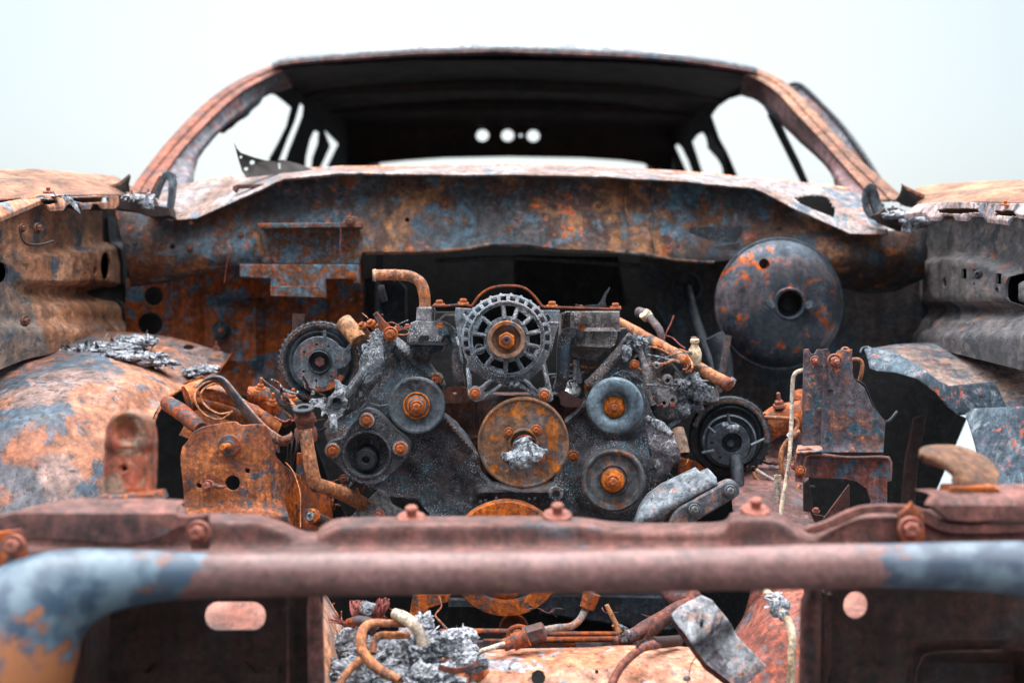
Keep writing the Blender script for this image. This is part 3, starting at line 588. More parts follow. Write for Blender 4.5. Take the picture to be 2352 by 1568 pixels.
# ------------------------------------------------------------ bulkhead upper panel
def bulkhead():
    ol = [(262, 478), (350, 488), (454, 497), (540, 455), (655, 406), (780, 395), (1176, 398), (1400, 403), (1560, 411), (1732, 427), (1832, 475), (1952, 526), (2040, 530), (2130, 520),
          (2125, 640), (2060, 668), (1990, 676), (1930, 660), (1880, 640), (1800, 600), (1740, 596), (1640, 602), (1560, 596), (1480, 584), (1400, 578), (1280, 574), (1200, 562), (1120, 562), (1060, 574), (950, 580), (832, 580), (826, 600), (600, 606), (520, 612), (400, 642), (300, 656)]
    def rel(x, y):
        # belly: upper part tucks under the lip, middle swells forward, bottom edge curls back
        t = (y - 400) / 200
        return .07 * (1 - min(t, 1)) - .035 + .5 * max(0, t - .84) ** 2 + (.04 if x > 1900 else 0) * (x - 1900) / 200 - .012 * math.exp(-((x - 1300) / 90) ** 2) + .006 * sin(x * .012)
    o = plate('bulkhead', ol, 2.93, .004, M['wall'], car, holes=[circ(437, 511 + 0, 5, 12), circ(394, 566, 6, 12), circ(935, 505, 5, 10)], rnd=3, grid=22, relief=rel, nz=.008, nf=5)
    for x, y, r in ((725, 477, 11), (436, 570, 9), (553, 541, 9), (1022, 470, 9), (1374, 473, 8), (860, 500, 7), (1680, 486, 8), (1790, 520, 7), (310, 560, 6)):
        bolt(x, y, 2.935 + rel(x, y) - .004, r * .85, o, 'boltdk')
    sc2 = lambda x, y: 2.955 + (y - 560) * .0003
    plate('stiffener', [(1586, 521), (1706, 520), (1690, 560), (1640, 578), (1600, 560), (1583, 540)], 2.92, .01, M['steeldk'], o, rnd=2)
    plate('clip', [(1640, 566), (1700, 556), (1702, 596), (1640, 598)], 2.915, .01, M['walldk'], o, rnd=2)
    tube('bulkhead_hem', [(x, y, 2.935 + rel(x, y)) for x, y in ((840, 580), (950, 579), (1060, 573), (1120, 562), (1200, 562), (1280, 574), (1400, 578), (1480, 584), (1560, 596), (1640, 602))], 5, M['tan'], o, nz=.001)
    tube('bulkhead_hem', [(x, y, 2.935 + rel(x, y)) for x, y in ((300, 655), (400, 641), (520, 611), (600, 605))], 4, M['walldk'], o, nz=.001)
    tube('weld_seam', [(x, y, 2.927 + rel(x, y)) for x, y in ((1440, 412), (1436, 470), (1444, 530), (1440, 576))], 4, M['wall'], o, nz=.001, flat=.5)
    tube('weld_seam', [(x, y, 2.927 + rel(x, y)) for x, y in ((1496, 414), (1500, 470), (1496, 530), (1502, 582))], 3, M['steel'], o, nz=.001, flat=.5)
    # bracket bolted to the left half
    b = plate('relay_bracket', [(596, 520), (700, 518), (826, 519), (826, 606), (770, 608), (600, 606), (606, 570), (596, 548)], 2.90, .012, M['wallb'], car, rnd=3, grid=24, relief=lambda x, y: -.006 * math.exp(-((x - 690) / 40) ** 2), nz=.003, nf=10)
    plate('bracket_flange', [(590, 513), (828, 511), (829, 522), (594, 524)], 2.85, .05, M['wallb'], b, rnd=2)
    plate('bracket_step', [(550, 607), (824, 607), (825, 652), (812, 652), (808, 641), (749, 641), (748, 684), (733, 683), (621, 679), (621, 640), (551, 636)], 2.855, .03, M['wallb'], b, rnd=3, grid=20, nz=.002)
    plate('bracket_foot', [(621, 657), (748, 657), (748, 684), (621, 680)], 2.84, .012, M['wallb'], b, rnd=2)
    bolt(804, 509, 2.85, 12, b, 'boltdk'); bolt(808, 633, 2.85, 10, b, 'bolt'); bolt(690, 570, 2.895, 9, b, 'boltgr'); bolt(637, 540, 2.895, 8, b, 'boltgr')
    plate('ear', [(786, 512), (800, 496), (820, 498), (826, 520), (790, 520)], 2.862, .008, M['wallb'], b, rnd=2)
    tube('loose_wire', [(780, 508, 2.83), (783, 540, 2.83), (781, 570, 2.83), (789, 606, 2.835)], 1.0, M['wire'], b, seg=6)
    tube('loose_wire', [(524, 558, 2.88), (530, 572, 2.86), (522, 600, 2.86), (518, 628, 2.86), (515, 650, 2.86)], 1.0, M['wire'], o, seg=6)
    # lower firewall on the left
    lo = plate('lower_firewall', [(288, 640), (400, 628), (620, 600), (835, 600), (835, 900), (600, 920), (520, 900), (288, 820)], 3.06, .004, M['wall2'], car,
               holes=[circ(353, 680, 22, 24, 22), circ(345, 744, 28, 24, 26)], rnd=2, grid=24, relief=lambda x, y: (.02 if x < 395 else 0) - .012 * math.exp(-((x - 440) / 16) ** 2) - (.02 if 470 < x < 600 and 690 < y < 840 else 0), nz=.006, nf=6)
    lathe('grommet', (508, 759, 3.03), [(22, -2), (22, 4), (16, 8), (14, 12), (6, 14)], M['steeldk'], lo)
    bolt(508, 759, 3.02, 9, lo, 'boltpk', kind='stud')
    # lower right firewall, its shade put into a dark colour
    lr = plate('lower_firewall', [(1470, 590), (1900, 590), (2140, 560), (2140, 980), (1500, 980), (1560, 800), (1470, 640)], 3.10, .004, M['walldk'], car, holes=[circ(1578, 660, 25, 24)], rnd=2, grid=26, relief=lambda x, y: .03 * sin(x * .02), nz=.006, nf=6)
    lathe('steering_boot', (1578, 660, 3.07), [(36, -4), (37, 3), (30, 8), (26, 4), (25, -10)], M['walldk'], lr)
    box('dash_beam', (-.5, 3.12, 1.0), (.42, 3.2, 1.08), M['black'], car)
M['wallb'] = burnt('mottled_bracket', (118, 70, 46), (84, 76, 70), (86, 108, 122), (180, 92, 48), s=20, cp=.5, cs=.53, cb=.60, seed=51)
M['wall2'] = burnt('mottled_firewall', (132, 70, 38), (66, 46, 40), (72, 92, 108), (214, 104, 36), s=11, cp=.52, cs=.55, cb=.63, seed=52)
bulkhead()

# ------------------------------------------------------------ inner wings and wing tops
def wings():
    # left: skin at x=-.81 seen nearly edge on, from above the wheel arch back to the bulkhead
    dl = plane_d(Vector((-.85, 2.3, 0)), Vector((1, .06, 0)).normalized())
    def rel(x, y):
        r = 0
        e = 1 / (1 + math.exp(-(x - 45) / 6)) / (1 + math.exp((x - 275) / 6))
        r -= .030 * e / (1 + math.exp(-(y - 652 - (x - 60) * .03) / 2.5)) / (1 + math.exp((y - 690 - (x - 60) * .02) / 5))
        r += .022 * e / (1 + math.exp(-(y - (594 - x * .13)) / 2)) + .02 / (1 + math.exp(-(y - 745) / 4))
        return r
    ol = [(-60, 520), (0, 500), (90, 466), (150, 478), (292, 490), (296, 660), (292, 800), (250, 790), (120, 790), (-60, 860)]
    o = plate('inner_wing', ol, dl, 0, M['tan'], car, holes=[circ(219, 610, 12, 24, 32), circ(194, 622, 4.5, 14, 12), circ(170, 628, 2.5, 8, 5), circ(208, 637, 2, 8, 4), circ(101, 626, 2, 8, 4), circ(79, 668, 2.5, 8, 6), [(262, 540), (274, 538), (276, 552), (264, 555)], circ(3, 625, 14, 16, 24)],
              rnd=2, grid=8, relief=rel, rvec=Vector((1, 0, 0)), tvec=Vector((-.004, 0, 0)), nz=.003, nf=5)
    plate('wing_gusset', [(240, 500), (294, 498), (297, 655), (292, 800), (262, 790), (258, 700), (252, 600), (244, 560)], dl, 0, M['walldk'], o, rnd=1, grid=8, relief=lambda x, y: rel(x, y) + .007, rvec=Vector((1, 0, 0)), holes=[circ(219 + 60, 560, 4)], tvec=Vector((-.004, 0, 0)), nz=.003, nf=5)
    bolt(58, 737, 2.26, 13, o, 'boltdk', axis=(.9, -.3, 0)); bolt(88, 525, 2.36, 13, o, 'boltdk', axis=(.9, -.4, 0)); tube('clip', [(46, 530, 2.3), (58, 558, 2.3), (90, 562, 2.34), (122, 554, 2.4)], 3, M['soot_shade'], o)
    bolt(52, 524, 2.3, 10, o, 'boltdk', axis=(.9, -.4, 0))
    dr = plane_d(Vector((.85, 2.3, 0)), Vector((-1, .06, 0)).normalized())
    def rel2(x, y):
        e = 1 / (1 + math.exp(-(x - 2125) / 6))
        r = -.03 * e / (1 + math.exp(-(y - 698) / 3)) / (1 + math.exp((y - 730) / 5)) + .02 * e / (1 + math.exp(-(y - 760) / 4))
        r += .024 * e / (1 + math.exp(-(y - (590 + 30 * ((x - 2210) / 120) ** 2)) / 2.5))
        return r
    ol = [(2412, 520), (2352, 502), (2240, 500), (2130, 506), (2098, 520), (2096, 800), (2200, 800), (2412, 850)]
    o2 = plate('inner_wing', ol, dr, 0, M['grey'], car, holes=[circ(2197, 648, 5, 14, 13), rect(2264, 618, 2275, 641), rect(2238, 617, 2250, 640), rect(2320, 628, 2332, 652), circ(2268, 653, 2.5, 8, 5), circ(2322, 667, 4, 10, 8), circ(2358, 668, 16, 20, 42), circ(2160, 630, 2.5, 8, 4)],
               rnd=2, grid=8, relief=rel2, rvec=Vector((-1, 0, 0)), tvec=Vector((.004, 0, 0)), nz=.003, nf=5)
    lathe('speed_nut', (2247, 630, 2.42), [(11, 0), (11, 3), (5, 5), (4, 2)], M['steeldk'], o2, axis=(-.7, -.7, 0))
    # gutter rail of the wings: scalloped edge, pale top
    for s in (-1, 1):
        if s < 0:
            top_ = [(-70, 478, 2.15), (0, 468, 2.25), (90, 448, 2.38), (150, 452, 2.5), (220, 450, 2.66), (270, 450, 2.8)]
            edge = [(-70, 528, 2.12), (0, 500, 2.22), (52, 478, 2.3), (98, 458, 2.38), (104, 462, 2.39), (112, 476, 2.4), (144, 474, 2.47), (154, 460, 2.5), (180, 462, 2.55), (186, 472, 2.57), (206, 472, 2.62), (212, 460, 2.64), (224, 460, 2.68), (232, 471, 2.70), (262, 470, 2.78), (272, 462, 2.8)]
        else:
            top_ = [(2420, 470, 2.15), (2352, 468, 2.25), (2262, 466, 2.38), (2200, 464, 2.5), (2150, 466, 2.62), (2110, 470, 2.8)]
            edge = [(2420, 500, 2.12), (2352, 494, 2.22), (2332, 490, 2.26), (2318, 508, 2.28), (2270, 502, 2.36), (2262, 490, 2.38), (2236, 488, 2.42), (2226, 500, 2.44), (2198, 498, 2.5), (2190, 487, 2.52), (2170, 487, 2.54), (2160, 499, 2.56), (2134, 498, 2.62), (2124, 488, 2.66), (2100, 490, 2.72), (2080, 492, 2.8)]
        n = len(edge); tp = []
        for i in range(n):
            t = i / (n - 1) * (len(top_) - 1); k = min(int(t), len(top_) - 2); f = t - k
            tp.append(tuple(a + (b - a) * f for a, b in zip(top_[k], top_[k + 1])))
        mid = [((a[0] * .45 + b[0] * .55), a[1] * .45 + b[1] * .55 - 2, a[2] * .45 + b[2] * .55) for a, b in zip(tp, edge)]
        down = [(e[0], e[1] + 9, e[2] + .004) for e in edge]
        g = sheet('wing_rail', [tp, mid, edge, down], M['raillt'] if s > 0 else M['railtn'], car, nu=10, nv=8, thick=.003, nz=.0006, linu=True, linv=True, holes=([[(92, 461), (128, 459), (131, 468), (100, 472)], [(164, 455), (246, 453), (248, 464), (190, 467), (166, 462)]] if s < 0 else
                 [[(2155, 482), (2180, 479), (2248, 480), (2252, 488), (2200, 492), (2158, 490)], [(2286, 484), (2330, 485), (2338, 498), (2290, 496)]]))
        # outer wing skin beyond the rail, crown higher than the gutter
        def W(px, py, d): return V(px, py, d)
        if s < 0:
            rows = [[(-120, 470, 2.12), (0, 462, 2.28), (110, 452, 2.5), (200, 449, 2.72), (285, 448, 2.98), (320, 446, 3.1)],
                    [(-170, 440, 2.18), (-40, 434, 2.32), (80, 428, 2.55), (180, 432, 2.78), (262, 436, 3.0), (306, 438, 3.12)],
                    [(-200, 410, 2.25), (-70, 408, 2.4), (60, 409, 2.62), (150, 412, 2.82), (240, 420, 3.05), (292, 424, 3.16)],
                    [(-330, 440, 2.28), (-190, 430, 2.42), (-50, 424, 2.65), (60, 422, 2.85), (170, 428, 3.08), (240, 432, 3.18)],
                    [(-460, 900, 2.3), (-300, 860, 2.45), (-130, 800, 2.68), (-10, 780, 2.88), (110, 760, 3.1), (190, 740, 3.2)]]
        else:
            rows = [[(2470, 480, 2.12), (2352, 472, 2.28), (2260, 468, 2.5), (2180, 466, 2.72), (2110, 468, 2.98), (2066, 470, 3.1)],
                    [(2500, 455, 2.18), (2390, 452, 2.32), (2280, 450, 2.55), (2196, 452, 2.78), (2126, 456, 3.0), (2076, 462, 3.12)],
                    [(2520, 436, 2.25), (2420, 435, 2.4), (2300, 435, 2.62), (2220, 437, 2.82), (2146, 440, 3.05), (2090, 448, 3.16)],
                    [(2660, 460, 2.28), (2520, 450, 2.42), (2400, 445, 2.65), (2300, 445, 2.85), (2190, 448, 3.08), (2120, 455, 3.18)],
                    [(2800, 900, 2.3), (2640, 860, 2.45), (2480, 800, 2.68), (2360, 780, 2.88), (2240, 760, 3.1), (2160, 740, 3.2)]]
        sheet('front_wing', rows, M['tanw'], car, nu=6, nv=5, thick=.003, nz=.003, nf=4)
    # torn curled ends of the wings next to the pillars
    plate('torn_wing_end', [(251, 428), (262, 426), (276, 420), (290, 408), (297, 400), (299, 408), (295, 422), (299, 440), (280, 446), (254, 447)], lambda x, y: 3.02 - (x - 250) * .0006, .004, M['black'], car, rnd=1, jag=1)
    plate('torn_wing_edge', [(250, 427), (270, 420), (286, 408), (296, 399), (299, 404), (290, 414), (276, 426), (258, 431)], 2.98, .008, M['tan'], car, rnd=1)
    plate('torn_wing_end', [(2072, 423), (2086, 434), (2104, 446), (2123, 453), (2120, 474), (2104, 478), (2080, 474), (2056, 460), (2066, 448), (2070, 436)], 3.0, .004, M['black'], car, rnd=1, jag=1)
    plate('torn_wing_edge', [(2071, 422), (2088, 430), (2106, 440), (2124, 446), (2124, 456), (2104, 448), (2084, 436)], 2.98, .008, M['tan'], car, rnd=1)
    bolt(2309, 470, 2.3, 10, car, 'bolt', axis=(0, -.2, 1), kind='wide'); bolt(111, 441, 2.45, 12, car, 'boltpk', axis=(0, -.2, 1), kind='wide')
M['railtn'] = burnt('rail_tan', (190, 140, 116), (150, 110, 96), (120, 130, 140), (214, 150, 100), s=9, cp=.5, cs=.56, seed=53, bump=.3)
M['raillt'] = burnt('rail_pale', (176, 160, 158), (140, 120, 120), (110, 118, 130), (206, 130, 96), s=9, cp=.5, cs=.58, seed=54, bump=.3)
M['tanw'] = burnt('wing_tan', streak=.22, sat=.95, val=1.02, base=(168, 116, 82), patch=(150, 96, 66), spot=(120, 92, 78), bright=(190, 136, 100), s=5, cp=.5, cs=.66, seed=55, bump=.15)
wings()

# ------------------------------------------------------------ wheel arches
def arches():
    rows = [[(-90, 830, 2.62), (0, 790, 2.72), (100, 768, 2.82), (220, 758, 2.9), (340, 766, 2.92), (440, 784, 2.92), (528, 812, 2.92)],
            [(-110, 880, 2.42), (0, 835, 2.5), (110, 806, 2.6), (220, 800, 2.66), (330, 812, 2.72), (420, 836, 2.76), (500, 858, 2.8)],
            [(-130, 960, 2.22), (0, 900, 2.28), (110, 860, 2.36), (220, 852, 2.42), (320, 862, 2.48), (385, 882, 2.54), (440, 885, 2.62)],
            [(-150, 1060, 2.1), (-10, 990, 2.12), (90, 950, 2.16), (180, 935, 2.22), (270, 930, 2.30), (330, 945, 2.38), (372, 930, 2.44)],
            [(-160, 1150, 2.04), (-20, 1090, 2.05), (80, 1060, 2.07), (160, 1040, 2.12), (250, 1030, 2.19), (310, 1030, 2.27), (344, 1000, 2.34)],
            [(-170, 1230, 2.0), (-20, 1190, 2.0), (80, 1180, 2.02), (170, 1175, 2.06), (250, 1170, 2.13), (300, 1170, 2.22), (336, 1170, 2.3)]]
    o = sheet('wheel_arch', rows, M['arch'], car, nu=6, nv=6, thick=.003, nz=.007, nf=5)
    tube('arch_lip', [(530, 813, 2.9), (505, 846, 2.82), (470, 862, 2.74), (440, 884, 2.62), (405, 900, 2.52), (372, 930, 2.44), (344, 1000, 2.34), (336, 1100, 2.3), (334, 1180, 2.3)], 3, M['rusthot'], o, n=6, nz=.002)
    plate('arch_tear', [(395, 888), (440, 872), (476, 868), (505, 876), (488, 886), (452, 894), (428, 904), (418, 900), (410, 886)], 2.60, .003, M['rusthot'], o, rnd=1, jag=1.5)
    bolt(497, 800, 2.86, 8, o, 'boltpk', axis=(0, -.3, 1), kind='stud')
    plate('drain_slot', circ(433, 797, 12, 14, 6), 2.83, .003, M['black'], o, rnd=.5)
    rows = [[(1992, 800, 2.75), (2060, 790, 2.8), (2150, 788, 2.82), (2240, 790, 2.78), (2340, 800, 2.7), (2440, 830, 2.6)],
            [(1998, 812, 2.66), (2080, 808, 2.68), (2170, 816, 2.68), (2250, 822, 2.62), (2350, 836, 2.54), (2460, 870, 2.42)],
            [(2006, 822, 2.6), (2100, 846, 2.56), (2180, 868, 2.52), (2270, 876, 2.48), (2370, 900, 2.4), (2480, 960, 2.3)],
            [(2060, 838, 2.52), (2130, 880, 2.48), (2196, 912, 2.42), (2280, 930, 2.38), (2380, 960, 2.3), (2500, 1040, 2.2)]]
    o = sheet('wheel_arch', rows, M['archb'], car, nu=6, nv=6, thick=.003, nz=.005, nf=6)
    plate('arch_flange', [(1986, 803), (1996, 797), (2010, 800), (2060, 812), (2110, 838), (2150, 868), (2180, 886), (2240, 880), (2282, 876), (2296, 900), (2316, 946), (2240, 951), (2200, 953), (2178, 936), (2150, 902), (2110, 872), (2060, 856), (2016, 852), (1999, 846), (1994, 826)],
          lambda x, y: 2.48 - (x - 1986) * .0005 + max(0, (860 - y)) * .0006, .004, M['bluearch'], o, rnd=2, grid=16, nz=.008, nf=9)
    bolt(2254, 906, 2.31, 8, o, 'boltgr')
    tube('arch_bead', [(1976, 810, 2.52), (1980, 800, 2.55), (1992, 797, 2.56), (2004, 802, 2.55)], 2.5, M['steel'], o)
    plate('arch_skin', [(2218, 950), (2240, 938), (2420, 930), (2440, 1240), (2300, 1240), (2290, 1150), (2262, 1100), (2240, 1020)], lambda x, y: 2.30 - (x - 2218) * .0008 - (y - 950) * .0003, .004, M['bluearch'], o, rnd=2, grid=20, relief=lambda x, y: .012 * sin((x + y * .4) * .03), nz=.01, nf=6)
    # inner black liners that close the wheel houses
    plate('wheel_house_liner', [(1880, 850), (1990, 815), (2120, 850), (2200, 950), (2222, 960), (2180, 1060), (2150, 1130), (2130, 1240), (1860, 1240), (1850, 1100)], 2.9, .01, M['black'], o, rnd=2)
    plate('liner_edge', [(2070, 1180), (2080, 1060), (2100, 960), (2130, 950), (2110, 1060), (2100, 1180)], 2.75, .01, M['soot_shade'], o, rnd=2)
M['bluearch'] = burnt('blue_scaled_steel', (88, 104, 116), (60, 72, 86), (124, 134, 142), (190, 100, 70), s=12, cp=.5, cs=.57, cb=.61, seed=56, bump=.35)
arches()
# brake servo
M['boltgrs'] = M['steel']
bo = lathe('brake_servo', (1790, 698, 2.86), [(60, -60), (120, -56), (138, -40), (145, -20), (146, -8), (151, -6), (153, -1), (151, 4), (146, 5), (143, 9), (136, 20), (120, 33), (98, 42), (78, 47), (60, 50), (50, 52), (40, 52.5), (2, 52.5)], M['booster'], car, axis=(.12, -1, .02), seg=96)
cut(bo, [lathe('cutter', (1806, 697, 2.86), [(31, 10), (31, 80)], M['black'], None, seg=40), lathe('cutter', (1747, 606, 2.86), [(12, 8), (12, 80)], M['black'], None, seg=24)])
bo.data.materials.clear(); bo.data.materials.append(M['booster'])
lathe('servo_bore', (1813, 697, 2.814), [(33, -6), (36, -2), (38, 2), (35, 4), (31, 3), (30.5, -20)], M['booster'], bo, seg=40, cap=(0, 0))
lathe('servo_bore_end', (1808, 698, 2.85), [(31, -2), (30, 1), (18, 2), (15, 6)], M['black'], bo, seg=40)
lathe('servo_port', (1750, 605, 2.832), [(19, -8), (18, 2), (15, 4), (12.5, 2), (12, -12)], M['booster'], bo, seg=28, cap=(0, 0))
for x, y in ((1766, 698), (1861, 703)): st_ = tube('servo_stud', [(x, y, 2.83), (x + (-3 if x > 1800 else 3), y - 2, 2.785)], 8, M['steel'], bo, smooth=False); lathe('stud_nut', (x, y, 2.812), [(14, -8), (14, 3)], M['steel'], bo, seg=6)

# dim things deep in the bay, against the firewall
plate('heater_box', [(836, 640), (900, 632), (930, 660), (930, 800), (850, 820), (836, 720)], 3.12, .06, M['walldk'], car, rnd=6, grid=20, nz=.01)
tube('evaporator_pipe', [(872, 590, 3.05), (870, 640, 3.03), (868, 700, 3.03), (874, 770, 3.02)], 8, M['steel'], car, nz=.002)
tube('steering_shaft', [(1578, 660, 3.06), (1600, 740, 2.96), (1636, 830, 2.84), (1660, 900, 2.75)], 11, M['steeldk'], car)
tube('wiper_link', [(1000, 600, 3.1), (1150, 592, 3.08), (1320, 600, 3.08), (1480, 612, 3.08)], 5, M['walldk'], car)
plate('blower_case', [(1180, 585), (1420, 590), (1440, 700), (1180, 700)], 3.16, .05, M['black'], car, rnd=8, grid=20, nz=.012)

# ------------------------------------------------------------ engine
def arc(cx, cy, r, a0, a1, n=6): return [(cx + r * cos(R(a0 + (a1 - a0) * i / n)), cy + r * sin(R(a0 + (a1 - a0) * i / n))) for i in range(n + 1)]
M['block'] = burnt('rusty_block', (92, 56, 42), (66, 46, 42), (46, 44, 48), (150, 84, 44), s=14, seed=60, bump=.6)
M['orangelt'] = burnt('pale_orange_rust', (196, 112, 52), (160, 90, 52), (120, 84, 66), (224, 140, 66), s=26, seed=61, bump=.4)  # paler orange rust of bearing caps and nuts
def engine():
    # dark engine block mass behind everything
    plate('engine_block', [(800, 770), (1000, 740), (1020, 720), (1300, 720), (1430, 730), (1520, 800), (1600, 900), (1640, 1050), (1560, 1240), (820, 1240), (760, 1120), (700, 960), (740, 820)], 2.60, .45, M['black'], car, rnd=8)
    blk = plate('pump_housing', [(1014, 905), (1290, 905), (1340, 925), (1300, 965), (1285, 1030), (1280, 1090), (1105, 1090), (1098, 1045), (1076, 1008), (1046, 972), (1012, 950)], 2.47, .1, M['block'], car, rnd=4, grid=12, nz=.012, nf=25)
    for x in (1086, 1100): tube('casting_rib', [(x, 925, 2.465), (x + 2, 990, 2.462)], 3, M['block'], blk)
    lathe('core_plug', (1093, 1012, 2.46), [(12, -3), (12, 4), (8, 6), (7, 3)], M['block'], blk, seg=28)
    # timing cover, one speckled casting
    ol = [(866, 764), (905, 772), (930, 790), (945, 792), (1020, 792), (1014, 806), (990, 812), (985, 835), (1000, 856), (1012, 866), (1020, 884), (1012, 905), (1004, 925), (1016, 950), (1046, 968), (1076, 1004), (1096, 1040), (1104, 1084), (1130, 1110), (1200, 1130), (1270, 1110), (1290, 1070), (1284, 1030), (1290, 1000), (1300, 964), (1322, 945), (1345, 915), (1348, 880), (1362, 868), (1380, 862), (1408, 822), (1452, 772), (1478, 770), (1488, 800), (1476, 840), (1482, 900), (1500, 950), (1524, 978), (1546, 1000), (1556, 1030), (1562, 1052), (1548, 1070), (1530, 1098), (1512, 1112), (1498, 1150), (1480, 1240), (1010, 1240), (985, 1180), (960, 1150), (920, 1142), (872, 1140), (850, 1128), (832, 1096), (800, 1060), (770, 1046), (748, 1010), (742, 975), (760, 950), (800, 920), (838, 868), (852, 820), (846, 790)]
    def rel(x, y):
        r = 0
        # raised pads behind the idlers and pulleys, ribs along the arms, sunken web
        for cx, cy, rr, h in ((957, 930, 74, .018), (1413, 931, 74, .018), (1409, 1103, 88, .022), (843, 1042, 70, .012), (1165, 1283, 150, -.01)):
            dd = math.hypot(x - cx, y - cy); r -= h / (1 + math.exp((dd - rr) / 5))
        def seg(ax, ay, bx, by, w, h):
            L2 = (bx - ax) ** 2 + (by - ay) ** 2; t = max(0, min(1, ((x - ax) * (bx - ax) + (y - ay) * (by - ay)) / L2)); dd = math.hypot(x - ax - t * (bx - ax), y - ay - t * (by - ay)); return h * math.exp(-(dd / w) ** 2)
        r -= seg(905, 790, 1008, 880, 9, .02) + seg(1010, 950, 1098, 1050, 8, .016) + seg(850, 1120, 1000, 1190, 9, .014) + seg(880, 800, 930, 880, 7, .01) + seg(1300, 970, 1345, 930, 7, .014) + seg(1452, 780, 1360, 890, 10, .02) + seg(1500, 1130, 1552, 1050, 7, .012)
        r += seg(990, 1010, 1050, 1140, 34, .018) + seg(930, 1080, 960, 1110, 26, .012) - seg(1100, 1130, 1290, 1130, 14, .012)
        return r * 1.45 + .004 * noise.noise(Vector((x * .03, y * .03, 0)))
    tc_ = plate('timing_cover', ol, 2.44, .06, M['cast'], car, rnd=7, grid=7, relief=rel, nz=.0035, nf=22, jag=1.0)
    bolt(1000, 873, 2.405, 15, tc_, 'bolt'); lathe('bolt_boss', (1000, 873, 2.42), [(19, -8), (19, 4), (16, 8)], M['castlt'], tc_, seg=28)
    bolt(1354, 888, 2.41, 12, tc_, 'bolt'); bolt(1317, 1047, 2.40, 13, tc_, 'bolt'); bolt(1090, 1050, 2.42, 10, tc_, 'boltgr')
    lathe('oil_boss', (1277, 1133, 2.40), [(17, -12), (17, 4), (15, 7), (9, 7), (8, -8)], M['castlt'], tc_, seg=28)
    tube('boss_rib', [(1283, 1116, 2.405), (1288, 1102, 2.41), (1292, 1086, 2.415)], 4, M['cast'], tc_)
    for i in range(9): bolt(1075 + i * 23 + random.uniform(-8, 8), 1150 + random.uniform(-6, 22), 2.425, random.uniform(3, 6), tc_, 'boltgr')
    # little steel lug between idler and alternator
    lg = plate('lifting_lug', [(1030, 889), (1062, 887), (1080, 896), (1081, 920), (1064, 926), (1026, 927), (1014, 918), (1018, 898)], 2.41, .008, M['block'], car, holes=[circ(1044, 902, 5, 12)], rnd=1.5)
    # crank pulley
    cp_ = lathe('crank_pulley', (1163, 1283, 2.26), [(20, -40), (133, -40), (133, 2), (131, 5), (118, 6), (100, 5), (97, 3), (96, -8), (92, -9), (90, -4), (84, -2), (82, -8), (80, -26), (50, -28), (48, -6), (30, -4)], M['rusthot'], car, seg=96)
    for a in (-82, -52, -120): 
        lathe('puller_hole', (1163 + 115 * cos(R(a)), 1283 + 115 * sin(R(a)), 2.2595), [(5, -1), (5, .9), (4, .9), (4, -.6)], M['black'], cp_, seg=16)
    bolt(1163, 1283, 2.25, 26, cp_, 'bolt')
    # water pump pulley
    wp = lathe('pump_pulley', (1202, 1017, 2.28), [(30, -30), (98, -30), (103, -26), (105, -20), (105, -2), (104, 1), (102, 3), (99, 3), (96, 0), (90, -1), (70, 2), (52, 6), (40, 8), (36, 8), (34, 16), (31, 17), (29, 15), (28, 5), (26, 4)], M['pump'], car, seg=96, nz=.0012)
    for x, y in ((1169, 993), (1232, 987), (1240, 1051), (1180, 1058)): bolt(x, y, 2.27, 12, wp, 'bolt')
    lathe('pump_hub', (1206, 1027, 2.28), [(31, 0), (31, 12), (28, 14), (26, 12), (26, 6), (14, 6), (13, 20), (10, 22)], M['rust'], wp, seg=36)
    # idlers
    il = lathe('idler_pulley', (957, 931, 2.325), [(40, -26), (60, -26), (65, -18), (66, -10), (66, -3), (64, 1), (60, 2), (52, -3), (40, -7), (33, -8), (31, -2), (30, 2), (28, 3), (26, 0), (25, 0), (24, 6), (22, 8), (18, 9), (15, 12)], M['steel'], car, seg=80)
    lathe('bearing_cap', (957, 931, 2.325), [(31, -4), (31, 4), (29, 5), (26, 1), (23, 2), (22, 8), (16, 10), (8, 12)], M['orangelt'], il, seg=40); bolt(957, 934, 2.305, 15, il, 'bolt')
    ir = lathe('idler_pulley', (1413, 932, 2.325), [(30, -30), (58, -28), (64, -18), (66, -8), (65, 0), (61, 6), (54, 9), (46, 9), (38, 6), (33, 0), (31, -8), (30, -16)], M['bluepul'], car, seg=80)
    lathe('bearing_cap', (1411, 934, 2.335), [(26, -14), (26, -2), (23, 3), (16, 7), (8, 8)], M['orangelt'], ir, seg=36); bolt(1411, 935, 2.325, 13, ir, 'bolt')
    tp = lathe('tensioner_pulley', (1409, 1103, 2.32), [(60, -36), (74, -30), (74, -8), (72, -2), (68, 1), (64, 0), (60, -9), (57, -12), (45, -12), (38, -10), (35, -6), (33, -6), (31, -10), (28, -6), (26, -2), (20, 0), (18, 4)], M['tens'], car, seg=80)
    lathe('bearing_cap', (1408, 1104, 2.32), [(28, -8), (27, 0), (24, 5), (18, 7), (17, 12), (10, 14)], M['orangelt'], tp, seg=40); bolt(1408, 1105, 2.305, 15, tp, 'bolt')
    # power steering pump flange with open rotor housing
    ol = spline([(842, 938), (868, 948), (902, 984), (936, 1012), (942, 1034), (928, 1058), (902, 1088), (876, 1108), (842, 1114), (808, 1102), (776, 1070), (752, 1050), (746, 1030), (756, 1014), (786, 1004), (800, 985), (820, 960), (828, 944)], 4, True)
    fl = plate('steering_pump', ol, 2.33, .05, M['castdk'], car, holes=[circ(843, 1044, 50, 40)], rnd=4, grid=12, nz=.002, nf=30)
    lathe('pump_cup', (843, 1044, 2.33), [(57, 0), (56, 4), (52, 5), (50, 0), (49, -12), (44, -34), (30, -44)], M['castdk'], fl, seg=64, cap=(0, 1))
